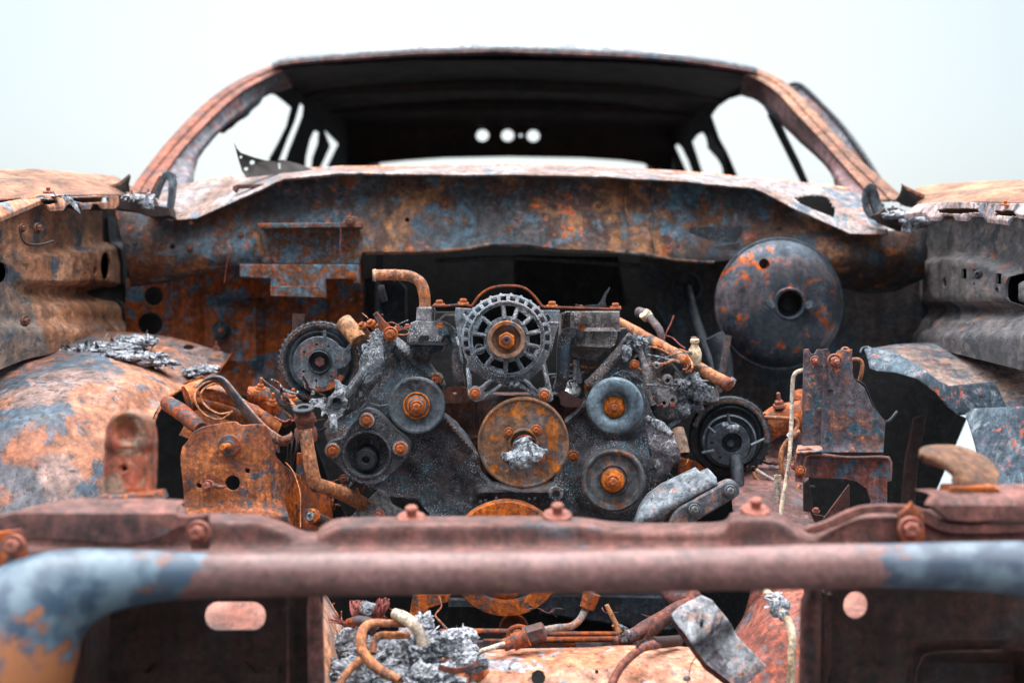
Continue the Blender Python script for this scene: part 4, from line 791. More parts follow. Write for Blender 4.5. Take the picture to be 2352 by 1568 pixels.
    lathe('pump_shaft', (844, 1048, 2.36), [(34, -14), (30, -8), (27, 0), (26, 20), (25, 34), (23, 36), (22, 34), (20, 36), (10, 36), (8, 34), (7, 20)], M['steeldk'], fl, axis=(.0, -1, -.10), seg=40, nz=.001)
    for x, y in ((842, 965), (764, 1034), (920, 1029)):
        lathe('bolt_boss', (x, y, 2.33), [(18, -8), (18, 3), (15, 6)], M['castlt'], fl, seg=28); bolt(x, y, 2.318, 14.5, fl, 'bolt')
    # star ribs above the pump
    plate('cover_web', [(800, 925), (826, 938), (838, 925), (842, 900), (850, 925), (870, 932), (902, 926), (862, 944), (880, 960), (842, 952), (812, 950)], 2.38, .03, M['castdk'], fl, rnd=2, jag=1)

M['bluepul'] = burnt('blued_pulley', (96, 112, 122), (78, 96, 108), (120, 104, 104), (176, 110, 76), s=11, cp=.5, cs=.62, seed=62, bump=.15, speck=(30, 32, 36), spk=260, metal=.15, rough=.6)
M['tens'] = burnt('tensioner_steel', (72, 74, 78), (92, 96, 100), (120, 76, 56), (196, 108, 50), s=14, cp=.5, cs=.59, cb=.64, seed=63, bump=.3, metal=.15, rough=.65)
M['castdk'] = burnt('dark_casting', (62, 64, 70), (48, 48, 54), (84, 92, 100), (110, 96, 90), s=16, cp=.5, cs=.58, seed=64, bump=.6, speck=(150, 158, 164), spk=380)
M['altm'] = burnt('frosted_alloy', (104, 104, 110), (92, 106, 116), (82, 84, 90), (140, 118, 108), s=10, cp=.5, cs=.6, seed=65, speck=(222, 228, 232), spk=420, bump=.6)
engine()

def alternator():
    cx, cy = 1163.5, 779; D = 2.30
    ol = arc(cx, cy, 104, 150, 390, 44)          # round body over the top
    ol += [(1258, 850), (1262, 872), (1270, 905), (1271, 918), (1262, 924), (1246, 924), (1232, 916), (1210, 898), (1190, 890), (1168, 887), (1148, 890), (1128, 902), (1112, 918), (1092, 924), (1080, 916), (1074, 900), (1072, 860), (1070, 842)]
    holes = []
    # big vent windows between the spokes
    spk = [-96, -70, -42, -14, 14, 36, 62, 92, 128, 158, 190, 222]
    spk = sorted(spk); n = len(spk)
    for i in range(n):
        a0 = spk[i] + 5; a1 = (spk[(i + 1) % n] + (360 if i == n - 1 else 0)) - 5
        if a1 - a0 < 8: continue
        holes.append(arc(cx, cy, 78 - 9 * (i % 3 == 1), a0 - 1, a1 + 1, 6) + arc(cx, cy, 53, a1 - 1, a0 + 1, 4))
    # small slots in the outer ring
    a = 156
    while a < 380:
        if not (186 < a < 0): holes.append(arc(cx, cy, 99, a, a + 8, 3) + arc(cx, cy, 88, a + 8, a, 3))
        a += 13.2
    # windows in the foot
    holes += [[(1082, 850), (1108, 868), (1122, 874), (1106, 896), (1098, 890), (1092, 896), (1084, 892)], [(1132, 876), (1150, 882), (1140, 888), (1122, 898), (1114, 902), (1112, 896)], [(1160, 882), (1184, 880), (1178, 884), (1164, 885)], [(1194, 878), (1206, 876), (1216, 892), (1208, 890)], [(1216, 872), (1232, 858), (1246, 846), (1252, 880), (1250, 892), (1240, 890), (1234, 896), (1224, 888)]]
    def rel(x, y):
        r = math.hypot(x - cx, y - cy)
        v = .018 * max(0, (r - 84) / 20) ** 1.2 if r > 84 else -.004
        if y > 870: v = .012
        return v
    al = plate('alternator', ol, D, .022, M['altm'], car, holes=holes, rnd=2.6, grid=12, relief=rel, nz=.0012, nf=40)
    lathe('alternator_body', (cx, cy, D + .06), [(100, -70), (101, 0), (96, 12), (86, 14), (84, 4), (60, 2), (30, 2)], M['walldk'], al, seg=64)
    # alternating teeth round the rim
    for i in (0, 1, 2, 4, 5, 6, 7, 8, 9, 10, 11, 12):
        an = 160 + i * 13.2
        tube('rim_tooth', [(cx + 97 * cos(R(an - 3)), cy + 97 * sin(R(an - 3)), D + .016), (cx + 102 * cos(R(an - 3)), cy + 102 * sin(R(an - 3)), D + .03), (cx + 103 * cos(R(an - 3)), cy + 103 * sin(R(an - 3)), D + .06)], 4, M['altm'], al, n=2, seg=8)
    for i, an in enumerate(spk): 
        tube('spoke', [(cx + 46 * cos(R(an)), cy + 46 * sin(R(an)), D - .012), (cx + 70 * cos(R(an)), cy + 70 * sin(R(an)), D - .004), (cx + 88 * cos(R(an)), cy + 88 * sin(R(an)), D + .004)], 4, M['altm'], al, n=3, seg=8)
    lathe('inner_ring', (cx, cy, D), [(82, -2), (84, 5), (87, 5), (89, -2)], M['altm'], al, seg=64, cap=(0, 0))
    for an, rr in ((22, 66), (160, 66)): lathe('through_hole', (cx + rr * cos(R(an)), cy + rr * sin(R(an)), D), [(13, -2), (12, 5), (9, 5), (8, -6)], M['altm'], al, seg=20, cap=(0, 1))
    for x, y in ((1091, 903), (1250, 907)):
        lathe('bolt_boss', (x, y, D), [(17, -6), (16, 5), (13, 8)], M['altm'], al, seg=28); bolt(x, y, D - .012, 13, al, 'bolt')
    # legs as raised bars
    for a_, b_ in (((1074, 846), (1080, 900)), ((1128, 872), (1098, 896)), ((1150, 884), (1112, 914)), ((1190, 880), (1180, 890)), ((1205, 872), (1236, 902)), ((1247, 838), (1262, 900)), ((1176, 878), (1172, 890))):
        tube('foot_rib', [a_ + (D + .004,), ((a_[0] + b_[0]) / 2, (a_[1] + b_[1]) / 2, D - .002), b_ + (D + .004,)], 4.2, M['altm'], al, n=3, seg=8)
    # ears of the rear bracket
    e1 = plate('alternator_bracket', [(1046, 706), (1104, 710), (1098, 722), (1080, 742), (1068, 770), (1062, 800), (1066, 838), (1058, 830), (1050, 760), (1044, 734)], D + .05, .03, M['altm'], car, holes=[[(1070, 714), (1080, 728), (1074, 738), (1062, 728)]], rnd=2.5, grid=10)
    plate('bracket_ear', [(1222, 712), (1286, 712), (1285, 742), (1276, 768), (1266, 810), (1262, 770), (1240, 740)], D + .05, .03, M['altm'], e1, holes=[[(1236, 728), (1258, 724), (1264, 732), (1262, 738), (1240, 736)]], rnd=2.5, grid=10)
    tube('ear_bar', [(1064, 722, D + .03), (1086, 756, D + .01), (1098, 740, D + .01)], 4, M['altm'], e1); tube('ear_bar', [(1226, 736, D + .02), (1246, 742, D + .03), (1280, 742, D + .045)], 4, M['altm'], e1)
    plate('top_tab', spline([(1136, 692), (1142, 680), (1152, 675), (1162, 677), (1170, 690)], 4), D + .04, .01, M['altm'], e1, rnd=1); bolt(1148, 684, D + .035, 5, e1, 'bolt')
    pu = lathe('alternator_pulley', (1163.5, 780, D - .03), [(43, -36), (43, -4), (44, 2), (42, 4), (35, 3), (33, 1), (32, -12), (30, -16), (14, -17)], M['orangepul'], al, seg=64)
    lathe('pulley_nut', (1163.5, 782, D - .03), [(22, -17), (21, -10)], M['rust'], al, seg=24)
    lathe('nut', (1163.5, 782, D - .04), [(20, -14), (20, -2), (18, 0)], M['orangelt'], al, seg=6)
    lathe('shaft_end', (1163.5, 781, D - .045), [(11, -8), (11, 4), (9, 6), (4, 6), (3, 2)], M['pink'], al, seg=20)
M['orangepul'] = burnt('alternator_pulley_rust', (128, 100, 84), (150, 92, 52), (104, 104, 108), (210, 122, 46), s=16, cp=.54, cs=.6, seed=66, bump=.3)
alternator()

def strap():
    pts = [(992, 703), (1030, 702), (1066, 699), (1082, 703), (1090, 694), (1100, 680), (1118, 666), (1140, 658.5), (1168, 656), (1194, 658), (1212, 666), (1228, 681), (1238, 694), (1246, 703), (1262, 705), (1320, 707), (1380, 709), (1424, 710)]
    rows = [[(x, y, 2.36) for x, y in pts], [(x, y, 2.42) for x, y in pts]]
    s = sheet('support_strap', rows, M['rust'], car, nu=4, nv=2, thick=.0042, nz=.0004)
    for x, y in ((1009, 699), (1064, 696), (1268, 702), (1414, 706)): bolt(x, y, 2.385, 13, s, 'bolt', axis=(0, -.12, 1))
    bolt(1334, 706, 2.39, 7, s, 'boltpk', axis=(0, -.1, 1))
strap()

def intake():
    h = plate('thermostat_housing', [(942, 741), (956, 736), (1004, 738), (1010, 745), (1026, 750), (1034, 768), (1020, 772), (1012, 786), (938, 788), (934, 778), (940, 760)], 2.38, .09, M['castlt'], car, rnd=4, grid=10, nz=.003, nf=30)
    plate('housing_neck', [(957, 706), (963, 704), (992, 704), (996, 708), (994, 740), (955, 738)], 2.385, .06, M['castlt'], h, rnd=6, grid=8)
    plate('housing_flange', [(934, 786), (1028, 788), (1024, 794), (932, 792)], 2.375, .08, M['steeldk'], h, rnd=1)
    plate('housing_notch', [(964, 770), (984, 770), (984, 782), (960, 782)], 2.374, .01, M['black'], h, rnd=1)
    bolt(1011, 748, 2.37, 9, h, 'bolt', axis=(0, -.2, 1)); bolt(936, 750, 2.37, 8, h, 'boltpk', axis=(-.2, -.2, 1))
    tube('coolant_elbow', [(975, 716, 2.41), (976, 694, 2.41), (974, 672, 2.41), (966, 650, 2.41), (950, 637, 2.41), (930, 632, 2.41), (900, 631, 2.41), (876, 632, 2.41), (856, 632, 2.41)], [13, 13, 13.5, 13.5, 13, 13, 13, 13, 13.5], M['pipe'], car, hollow=.82, nz=.0008)
    tube('pipe_bead', [(905, 618, 2.41), (906, 632, 2.396), (905, 645, 2.41), (906, 632, 2.425)], 1.6, M['pipe'], car, closed=True) if False else None
    lathe('pipe_bead', (907, 632, 2.41), [(13, -2), (15, 0), (13, 2)], M['pipe'], h, axis=(-1, 0, 0), seg=28)
    lathe('pipe_bead', (862, 632, 2.41), [(13, -2), (15, 0), (13.5, 3)], M['pipegr'], h, axis=(-1, 0, 0), seg=28)
    tube('bypass_stub', [(875, 655, 2.46), (877, 668, 2.46), (884, 690, 2.47)], [8, 8, 7], M['steeldk'], h, hollow=.75)
    # runners either side of the alternator
    tube('coolant_runner', [(996, 748, 2.42), (1020, 752, 2.41), (1040, 770, 2.41), (1048, 800, 2.41), (1050, 850, 2.42), (1056, 890, 2.44)], [13, 14, 14, 13, 13, 14], M['castlt'], car, nz=.001)
    tube('coolant_runner', [(1336, 768, 2.42), (1310, 765, 2.41), (1298, 775, 2.41), (1294, 810, 2.41), (1292, 860, 2.42), (1284, 892, 2.44)], [13, 15, 16, 16, 15, 15], M['cast'], car, nz=.001)
    b = plate('intake_manifold', [(1290, 720), (1300, 714), (1424, 714), (1424, 752), (1440, 754), (1420, 762), (1414, 792), (1402, 798), (1396, 806), (1372, 826), (1340, 828), (1322, 820), (1318, 800), (1300, 792), (1288, 770)], 2.42, .12, M['castlt2'], car, rnd=5, grid=9, relief=lambda x, y: (.02 if y < 760 and x > 1310 else 0) - .012 * math.exp(-((y - 800) / 6) ** 2) + (.01 if y > 806 else 0), nz=.004, nf=26, jag=.8)
    plate('gasket_gap', [(1316, 794), (1404, 799), (1404, 803), (1316, 799)], 2.40, .02, M['black'], b, rnd=.5)
    bolt(1336, 752, 2.40, 9, b, 'bolt', axis=(0, -.3, 1)); 
    plate('intake_side', [(1408, 760), (1440, 752), (1446, 775), (1430, 800), (1408, 796)], 2.44, .06, M['steeldk'], b, rnd=3)
    tube('diagonal_arm', [(1450, 770, 2.44), (1410, 822, 2.42), (1370, 868, 2.40), (1352, 886, 2.40)], [10, 12, 14, 14], M['castlt2'], car, flat=.7, nz=.002)
    p = tube('head_stud', [(1326, 826, 2.46), (1326, 880, 2.46)], 9, M['ashdk'], car, nz=.003)
    lathe('bare_disc', (1304, 896, 2.46), [(30, -6), (32, 0), (30, 5), (12, 8)], M['chrome'], car, axis=(0, -.45, 1), seg=36, nz=.002)
    plate('rust_lug', [(1283, 900), (1296, 896), (1330, 915), (1358, 925), (1348, 935), (1300, 936), (1288, 930)], 2.43, .012, M['pink'], car, rnd=2, nz=.004)
    # rear intake plenum, dark
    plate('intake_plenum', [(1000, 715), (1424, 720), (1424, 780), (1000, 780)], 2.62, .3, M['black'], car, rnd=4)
    plate('hose_drip', [(1046, 774), (1051, 772), (1056, 788), (1054, 794), (1050, 790)], 2.35, .005, M['ash'], car, rnd=1)
M['castlt2'] = burnt('brown_grey_casting', (104, 98, 98), (84, 70, 66), (66, 72, 80), (150, 100, 72), s=16, cp=.5, cs=.58, seed=67, speck=(196, 202, 206), spk=380, bump=.6)
intake()

# ------------------------------------------------------------ cam sprockets with chains
def chain(name, cx, cy, d, r, a0, a1, parent, pitch=14.5, hw=6.6):
    verts = []; faces = []; pv = []; pf = []
    def solid(vs, fs, loop, d0, d1):
        b = len(vs); n = len(loop)
        for dd in (d0, d1):
            for x, y in loop: vs.append(V(x, y, dd))
        fs.append(list(range(b, b + n))); fs.append(list(range(b + 2 * n - 1, b + n - 1, -1)))
        for i in range(n): fs.append([b + i, b + (i + 1) % n, b + n + (i + 1) % n, b + n + i])
    n = int(R(a1 - a0) * r / pitch)
    for i in range(n):
        an = a0 + (a1 - a0) * i / n; am = a0 + (a1 - a0) * (i + .62) / n
        x0, y0 = cx + r * cos(R(an)), cy + r * sin(R(an)); x1, y1 = cx + r * cos(R(am)), cy + r * sin(R(am))
        t = math.atan2(y1 - y0, x1 - x0); mx, my = (x0 + x1) / 2, (y0 + y1) / 2; w = hw * .62; lo = []
        for k in range(7): lo.append((x1 + hw * cos(t - pi / 2 + pi * k / 6), y1 + hw * sin(t - pi / 2 + pi * k / 6)))
        lo.append((mx - w * sin(t), my + w * cos(t)))
        for k in range(7): lo.append((x0 + hw * cos(t + pi / 2 + pi * k / 6), y0 + hw * sin(t + pi / 2 + pi * k / 6)))
        lo.append((mx + w * sin(t), my - w * cos(t)))
        off = 0
        solid(verts, faces, lo, d + off, d + off + .004); solid(verts, faces, lo, d + .022, d + .026)
        for x, y in ((x0, y0), (x1, y1)): solid(pv, pf, circ(x, y, 2.9, 10), d - .003, d + .03)
    o = finish(verts, faces, name, M['steeldk2'], parent, 30); finish(pv, pf, 'chain_pins', M['chainpin'], parent, 30)
    return o
M['chainpin'] = burnt('chain_pin', (120, 84, 66), (84, 86, 92), (60, 62, 66), (180, 104, 60), s=30, seed=69, bump=.1)
M['steeldk2'] = burnt('chain_steel', (88, 98, 106), (58, 64, 70), (116, 126, 134), (150, 84, 50), s=26, cp=.5, cs=.60, cb=.64, seed=68, bump=.4, metal=.2, rough=.6)
def sprocket(cx, cy, D, mat, dark):
    ms = M[mat]
    s = lathe('cam_sprocket', (cx, cy, D), [(30, -30), (88, -28), (92, -26), (93, -6), (90, -3), (76, -3), (75, -5), (72, -5), (71, 3), (69, 5), (66, 4), (60, -2), (50, -4), (30, -6)], ms, car, seg=90, axis=(.02 if cx < 1000 else -.06, -1, 0))
    n = 44; vs = []; fs = []
    for i in range(n):
        a = 360 * i / n; b = len(vs)
        for dd in (D + .012, D + .03):
            for r_, da in ((90, -2.6), (97, -1.1), (97, 1.1), (90, 2.6)): vs.append(V(cx + r_ * cos(R(a + da)), cy + r_ * sin(R(a + da)), dd))
        fs += [[b, b + 1, b + 2, b + 3], [b + 7, b + 6, b + 5, b + 4]] + [[b + k, b + k + 1, b + k + 5, b + k + 4] for k in range(3)]
    finish(vs, fs, 'sprocket_teeth', ms, s, 30)
    return s
M['trig'] = burnt('trigger_steel', (88, 98, 106), (66, 72, 80), (150, 86, 58), (180, 108, 66), s=26, cp=.5, cs=.59, cb=.62, seed=83, bump=.4, metal=.2, rough=.6)
s = sprocket(734, 831, 2.46, 'steel', 0)
chain('timing_chain', 734, 831, 2.445, 86, 95, 395, s)
pl = plate('trigger_plate', arc(733, 833, 61, 48, 322, 30) + [(792, 800), (804, 806), (806, 826), (796, 842), (776, 848)], 2.43, .008, M['trig'], s, holes=[circ(734, 831, 27, 28)] + [circ(733 + 42 * cos(R(a)), 833 + 42 * sin(R(a)), 2.8, 8) for a in (50, 100, 150, 215, 262, 300)], rnd=2, grid=14, nz=.002, nf=20)
plate('trigger_tab', [(717, 878), (727, 876), (722, 906), (714, 908)], 2.41, .006, M['castlt'], pl, rnd=1)
plate('trigger_tab', [(741, 760), (748, 758), (749, 776), (742, 776)], 2.41, .006, M['steel'], pl, rnd=1)
plate('trigger_tab', [(790, 806), (802, 790), (808, 790), (806, 800), (798, 812)], 2.41, .006, M['steel'], pl, rnd=1)
lathe('hub_recess', (734, 831, 2.43), [(27, 6), (25, 8), (23, 4), (22, -14), (14, -15)], M['steeldk'], s, seg=36, cap=(0, 1)); 
lathe('hub_bolt', (734, 831, 2.43), [(13, -16), (13, -3), (11, -1), (3, -2)], M['pink'], s, seg=6)
plate('friction_ring', arc(733, 833, 66, 30, 105, 12) + arc(733, 833, 54, 105, 30, 12), 2.425, .01, M['rust'], s, rnd=1)
s = sprocket(1677, 1003, 2.50, 'steeldk', 1)
ch = chain('timing_chain', 1677, 1003, 2.48, 84, -160, 10, s)
# chain run leaving to the left
def run(name, a, b, d0, d1, parent):
    verts = []; faces = []
    n = 6
    for i in range(n):
        x0 = a[0] + (b[0] - a[0]) * i / n; y0 = a[1] + (b[1] - a[1]) * i / n; x1 = a[0] + (b[0] - a[0]) * (i + .9) / n; y1 = a[1] + (b[1] - a[1]) * (i + .9) / n
        t = math.atan2(y1 - y0, x1 - x0); d = d0 + (d1 - d0) * i / n; lo = []
        for k in range(7): lo.append((x1 + 5 * cos(t - pi / 2 + pi * k / 6), y1 + 5 * sin(t - pi / 2 + pi * k / 6)))
        for k in range(7): lo.append((x0 + 5 * cos(t + pi / 2 + pi * k / 6), y0 + 5 * sin(t + pi / 2 + pi * k / 6)))
        for off in (0, .02):
            bb = len(verts)
            for dd in (d + off, d + off + .004):
                for p in lo: verts.append(V(p[0], p[1], dd))
            m = 14; faces.append(list(range(bb, bb + m))); faces.append(list(range(bb + 2 * m - 1, bb + m - 1, -1)))
            for k in range(m): faces.append([bb + k, bb + (k + 1) % m, bb + m + (k + 1) % m, bb + m + k])
    return finish(verts, faces, name, M['steeldk2'], parent, 30)
run('chain_run', (1540, 977), (1602, 938), 2.45, 2.48, s)
pl = plate('trigger_plate', arc(1673, 1018, 50, -10, 260, 28) + arc(1673, 1018, 50, 260, 350, 6), 2.455, .008, M['steeldk'], s, holes=[circ(1681, 1017, 23, 24)] + [circ(1673 + 38 * cos(R(a)), 1018 + 38 * sin(R(a)), 2.6, 8) for a in (60, 120, 180)], rnd=2, nz=.002)
lathe('hub_recess', (1681, 1017, 2.46), [(27, 4), (25, 7), (23, 3), (22, -12), (14, -13)], M['steeldk'], s, seg=36, cap=(0, 1)); lathe('hub_bolt', (1679, 1018, 2.46), [(10, -14), (10, -4), (6, -3)], M['steeldk'], s, seg=6)
lathe('sprocket_ring', (1674, 1012, 2.48), [(60, -2), (62, 10), (58, 12), (54, 4)], M['steel'], s, seg=60, cap=(0, 0))
for a_, b_ in (((1671, 950), (1676, 972)), ((1612, 1040), (1640, 1034)), ((1725, 1022), (1756, 1008)), ((1626, 980), (1642, 994)), ((1686, 1068), (1692, 1090))): tube('trigger_tab', [a_ + (2.44,), b_ + (2.44,)], 3.5, M['steel'], pl, seg=8, smooth=False)
clump('sprocket_ash', [(1683, 984, 2.44, 15, 10, 6), (1665, 978, 2.44, 8, 6, 4)], 'ashdk', s, sub=3, amp=.5, nf=60)

# ------------------------------------------------------------ left of the engine
def left_side():
    # torn, web-cracked hose over the timing cover
    h = tube('charred_hose', [(895, 792, 2.38), (872, 812, 2.35), (856, 838, 2.33), (836, 872, 2.31), (812, 906, 2.31), (792, 934, 2.32), (776, 952, 2.33)], [18, 26, 32, 34, 32, 27, 14], M['melt'], car, n=7, seg=30, nz=.012, nf=30, flat=.6)
    h2 = plate('torn_hose_skin', spline([(706, 926), (720, 915), (748, 913), (764, 905), (770, 888), (768, 870), (780, 876), (792, 886), (812, 880), (806, 900), (800, 922), (792, 946), (780, 962), (776, 968), (762, 968), (748, 950), (740, 958), (738, 940), (724, 934)], 3, True), 2.30, .01, M['ashdk'], h, holes=[circ(773, 924, 13, 16, 11)], rnd=3, grid=7, nz=.03, nf=26, jag=5)
    tube('hose_stub', [(773, 924, 2.29), (778, 926, 2.33)], [14, 13], M['steeldk'], h, hollow=.7, smooth=False)
    tube('plastic_drip', [(765, 955, 2.295), (766, 970, 2.29), (767, 984, 2.29), (767, 993, 2.29)], [9, 9, 9, 5], M['ash'], h)
    clump('crusted_plastic', [(868, 776, 2.36, 16, 14, 10), (852, 796, 2.35, 12, 20, 8), (840, 812, 2.34, 8, 18, 6), (886, 768, 2.38, 12, 9, 8)], 'ashdk', car, sub=4, amp=.7, nf=50, flakes=20, fl=.012, seed=4)
    # camshaft end parts and bolts
    c = tube('sensor_canister', [(790, 738, 2.44), (806, 758, 2.43), (824, 782, 2.42)], [20, 21, 20], M['beige'], car, smooth=False, seg=24)
    for (x0, y0, x1, y1) in ((832, 748, 850, 774), (852, 742, 868, 768), (868, 752, 880, 768)):
        t = tube('long_stud', [(x0, y0, 2.38), (x1, y1, 2.39)], 6, M['pipe'], c, smooth=False); bolt(x0, y0, 2.378, 11, c, 'bolt', axis=(-.6, -.5, .8))
    plate('cable_clip', [(856, 722), (865, 716), (884, 738), (904, 756), (908, 768), (900, 780), (884, 778), (876, 764), (868, 744)], 2.36, .01, M['rust'], c, rnd=2); bolt(897, 767, 2.35, 17, c, 'bolt')
    plate('cable_clip', [(904, 752), (922, 748), (928, 756), (916, 760), (906, 764)], 2.37, .01, M['rust'], c, rnd=1)
    tube('dipstick_tube', [(686, 720, 2.58), (685, 745, 2.58), (683, 790, 2.58), (680, 850, 2.58)], [14, 13.5, 12.5, 12], M['soot_shade'], car, hollow=.85, seg=24)
    # heater pipe in front
    hp = tube('heater_pipe', [(702, 985, 2.22), (706, 1020, 2.22), (711, 1055, 2.22), (718, 1090, 2.22), (726, 1112, 2.23), (744, 1118, 2.26), (790, 1134, 2.34), (840, 1160, 2.42)], [15, 15.5, 16, 16.5, 18, 17, 17, 17], M['pipe'], car, nz=.0006)
    lathe('pipe_collar', (698, 943, 2.22), [(0, -78), (17, -78), (24, -72), (26, -62), (26, -50), (24, -44), (21, -40), (21, -30), (24, -24), (24, -14), (22, -8), (19, -2), (19, 3)], M['rust'], hp, axis=(-.04, -.25, 1), seg=32, nz=.001)
    lathe('pipe_gasket', (697, 938, 2.215), [(22, -5), (25, -3), (25, 2), (22, 4), (16, 4), (13, 3), (12, -3)], M['steeldk'], hp, axis=(-.04, -.30, 1), seg=32)
    tube('engine_mount_tube', [(712, 1184, 2.22), (730, 1192, 2.26), (775, 1212, 2.36), (800, 1226, 2.42)], [17, 15, 15, 15], M['rust'], car)
    lathe('tube_end', (713, 1185, 2.215), [(18, -14), (18, 2), (16, 4), (11, 3), (10, -2), (8, -2), (7, 2), (5, 1), (4, -8)], M['rust'], car, axis=(-.45, -1, .1), seg=28); lathe('bush', (713, 1185, 2.21), [(10, -4), (10, 2), (6, 3), (5, -5)], M['chrome'], car, axis=(-.45, -1, .1), seg=24)
    plate('sump_bracket', [(792, 1200), (868, 1124), (884, 1130), (900, 1160), (940, 1180), (940, 1240), (792, 1240)], 2.40, .02, M['castlt'], car, rnd=3, grid=12, nz=.003)
    lathe('bolt_boss', (874, 1180, 2.37), [(19, -30), (17, 0), (15, 4)], M['castlt'], car, axis=(-.3, -1, .2), seg=24); bolt(871, 1181, 2.35, 12, car, 'boltpk', axis=(-.3, -1, .1))
    bolt(790, 1100, 2.42, 11, car, 'boltpk')
    # thin sooty blades
    plate('heat_shield_blade', [(598, 866), (606, 872), (640, 896), (668, 920), (686, 948), (676, 962), (648, 936), (622, 908), (620, 890)], lambda x, y: 2.36 - (x - 600) * .0005, .004, M['steel'], car, rnd=1, nz=.01, nf=20, grid=10)
    plate('heat_shield_blade', [(650, 890), (664, 896), (690, 920), (706, 936), (696, 946), (672, 926), (656, 906)], 2.36, .004, M['steel'], car, rnd=1, nz=.01, nf=20, grid=10)
    sb = tube('shock_stud', [(652, 908, 2.32), (668, 926, 2.31), (684, 942, 2.30)], 6, M['pipe'], car, smooth=False); bolt(655, 911, 2.31, 11, sb, 'boltpk', axis=(-.5, -.6, .5))
left_side()

def left_frame():
    # orange frame horn plate
    ol = spline([(430, 1012), (440, 996), (462, 981), (500, 973), (538, 968), (552, 976), (590, 974), (612, 980), (622, 1010), (634, 1050)], 3) + [(650, 1068), (684, 1090), (688, 1098), (664, 1122), (650, 1150), (660, 1180), (672, 1215), (680, 1250), (430, 1250), (424, 1180), (420, 1100), (416, 1070), (414, 1050), (418, 1026)]
    def rel(x, y): return .09 * max(0, (x - 590) / 90) ** 1.3 - .03 * math.exp(-((y - 1185) / 22) ** 2) * (x - 420) / 220 + (.05 * max(0, y - 1165) / 60 * -1)
    f = plate('frame_horn', ol, 2.14, .006, M['orangef'], car, holes=[circ(534, 1109, 17, 24), circ(568, 1081, 6, 14), circ(457, 1115, 6, 12)], rnd=2, grid=10, relief=rel, nz=.006, nf=12)
    lathe('stud_washer', (527, 1023, 2.13), [(26, -3), (24, 2), (16, 4), (13, 5), (12, 10), (8, 12)], M['rust'], f, seg=32)
    tube('stud', [(527, 1024, 2.13), (510, 1026, 2.09)], [8, 7], M['orangelt'], f, smooth=False)
    bolt(478, 1115, 2.128, 14, f, 'boltpk', axis=(-.3, -1, .1)); tube('stud', [(488, 1112, 2.12), (505, 1118, 2.12), (520, 1116, 2.12)], [5, 5, 2], M['pipe'], f)
    plate('frame_gusset', [(640, 1110), (690, 1096), (694, 1250), (640, 1250)], lambda x, y: 2.24 + (x - 640) * .001, .01, M['rusthot'], f, rnd=2, grid=12, nz=.006)
    plate('frame_web', [(682, 1040), (700, 1040), (760, 1150), (770, 1250), (676, 1250)], 2.36, .01, M['rust'], f, rnd=2, nz=.004, grid=14)
    # orange castings behind: upper arm and mount
    a = tube('suspension_arm', [(430, 915, 2.34), (470, 905, 2.35), (520, 930, 2.33), (580, 958, 2.33), (640, 985, 2.34)], [26, 34, 32, 30, 20], M['orangef'], car, n=6, seg=22, nz=.006, nf=20)
    tube('suspension_arm', [(385, 925, 2.38), (420, 950, 2.32), (462, 985, 2.26)], [18, 20, 16], M['rust'], car, n=6, nz=.003)
    tube('arm_rib', [(452, 900, 2.29), (500, 908, 2.28), (550, 925, 2.28), (600, 955, 2.29)], [10, 14, 14, 10], M['pinkor'], a, nz=.002)
    tube('arm_rib', [(570, 905, 2.36), (610, 912, 2.36), (640, 945, 2.35), (655, 975, 2.34)], [18, 24, 22, 16], M['rusthot'], a, nz=.004)
    plate('mount_plate', [(410, 1000), (440, 940), (560, 930), (630, 960), (640, 1040), (560, 1000), (440, 1010)], 2.40, .02, M['orangef'], a, rnd=3, grid=12, nz=.01)
    for x, y in ((598, 880), (625, 915), (672, 905)): bolt(x, y + 10, 2.33, 12, a, 'bolt', axis=(.1, -.2, 1), kind='stud')
    # bent strap over the arm
    rows = []
    p = [(452, 893, 2.26), (470, 874, 2.25), (494, 866, 2.24), (516, 872, 2.235), (540, 898, 2.23), (572, 936, 2.22), (604, 972, 2.21), (628, 992, 2.19), (652, 1004, 2.17), (672, 996, 2.17)]
    q = [(460, 898, 2.30), (478, 880, 2.29), (498, 876, 2.28), (514, 888, 2.275), (530, 912, 2.27), (558, 950, 2.26), (590, 988, 2.25), (616, 1010, 2.22), (650, 1022, 2.19), (668, 1012, 2.18)]
    rr = [[(x - 1, y - 2, d) for x, y, d in p], [((a_[0] + b_[0]) / 2, (a_[1] + b_[1]) / 2, (a_[2] + b_[2]) / 2 - .01) for a_, b_ in zip(p, q)], q]
    s = sheet('bent_strap', rr, M['strap'], car, nu=6, nv=4, thick=.004, nz=.001, nf=20)
    tube('spring_clip', [(500, 872, 2.25), (470, 880, 2.24), (450, 900, 2.23), (448, 920, 2.22), (462, 945, 2.22), (486, 960, 2.22), (510, 962, 2.22), (534, 944, 2.22)], 2.6, M['pipe'], s)
    tube('spring_clip', [(506, 880, 2.25), (478, 886, 2.24), (462, 902, 2.23), (464, 920, 2.23), (480, 938, 2.22), (505, 950, 2.22), (530, 946, 2.22)], 2.4, M['pipe'], s)
    rs = random.Random(3)
    for i in range(9):
        x = 672 + rs.uniform(-5, 10); tube('frayed_wire', [(x, 990, 2.2), (x + rs.uniform(-8, 4), 1030, 2.19), (x - 10 + rs.uniform(-14, 4), 1065, 2.2), (x - 18 + rs.uniform(-16, 8), 1090 + rs.uniform(-10, 20), 2.2)], .7, M['soot_shade'], s, seg=5, n=3)
    tube('frayed_wire', [(655, 1060, 2.2), (672, 1080, 2.18), (684, 1110, 2.16), (690, 1140, 2.14), (690, 1210, 2.12)], 1.2, M['pipe'], s, seg=6)
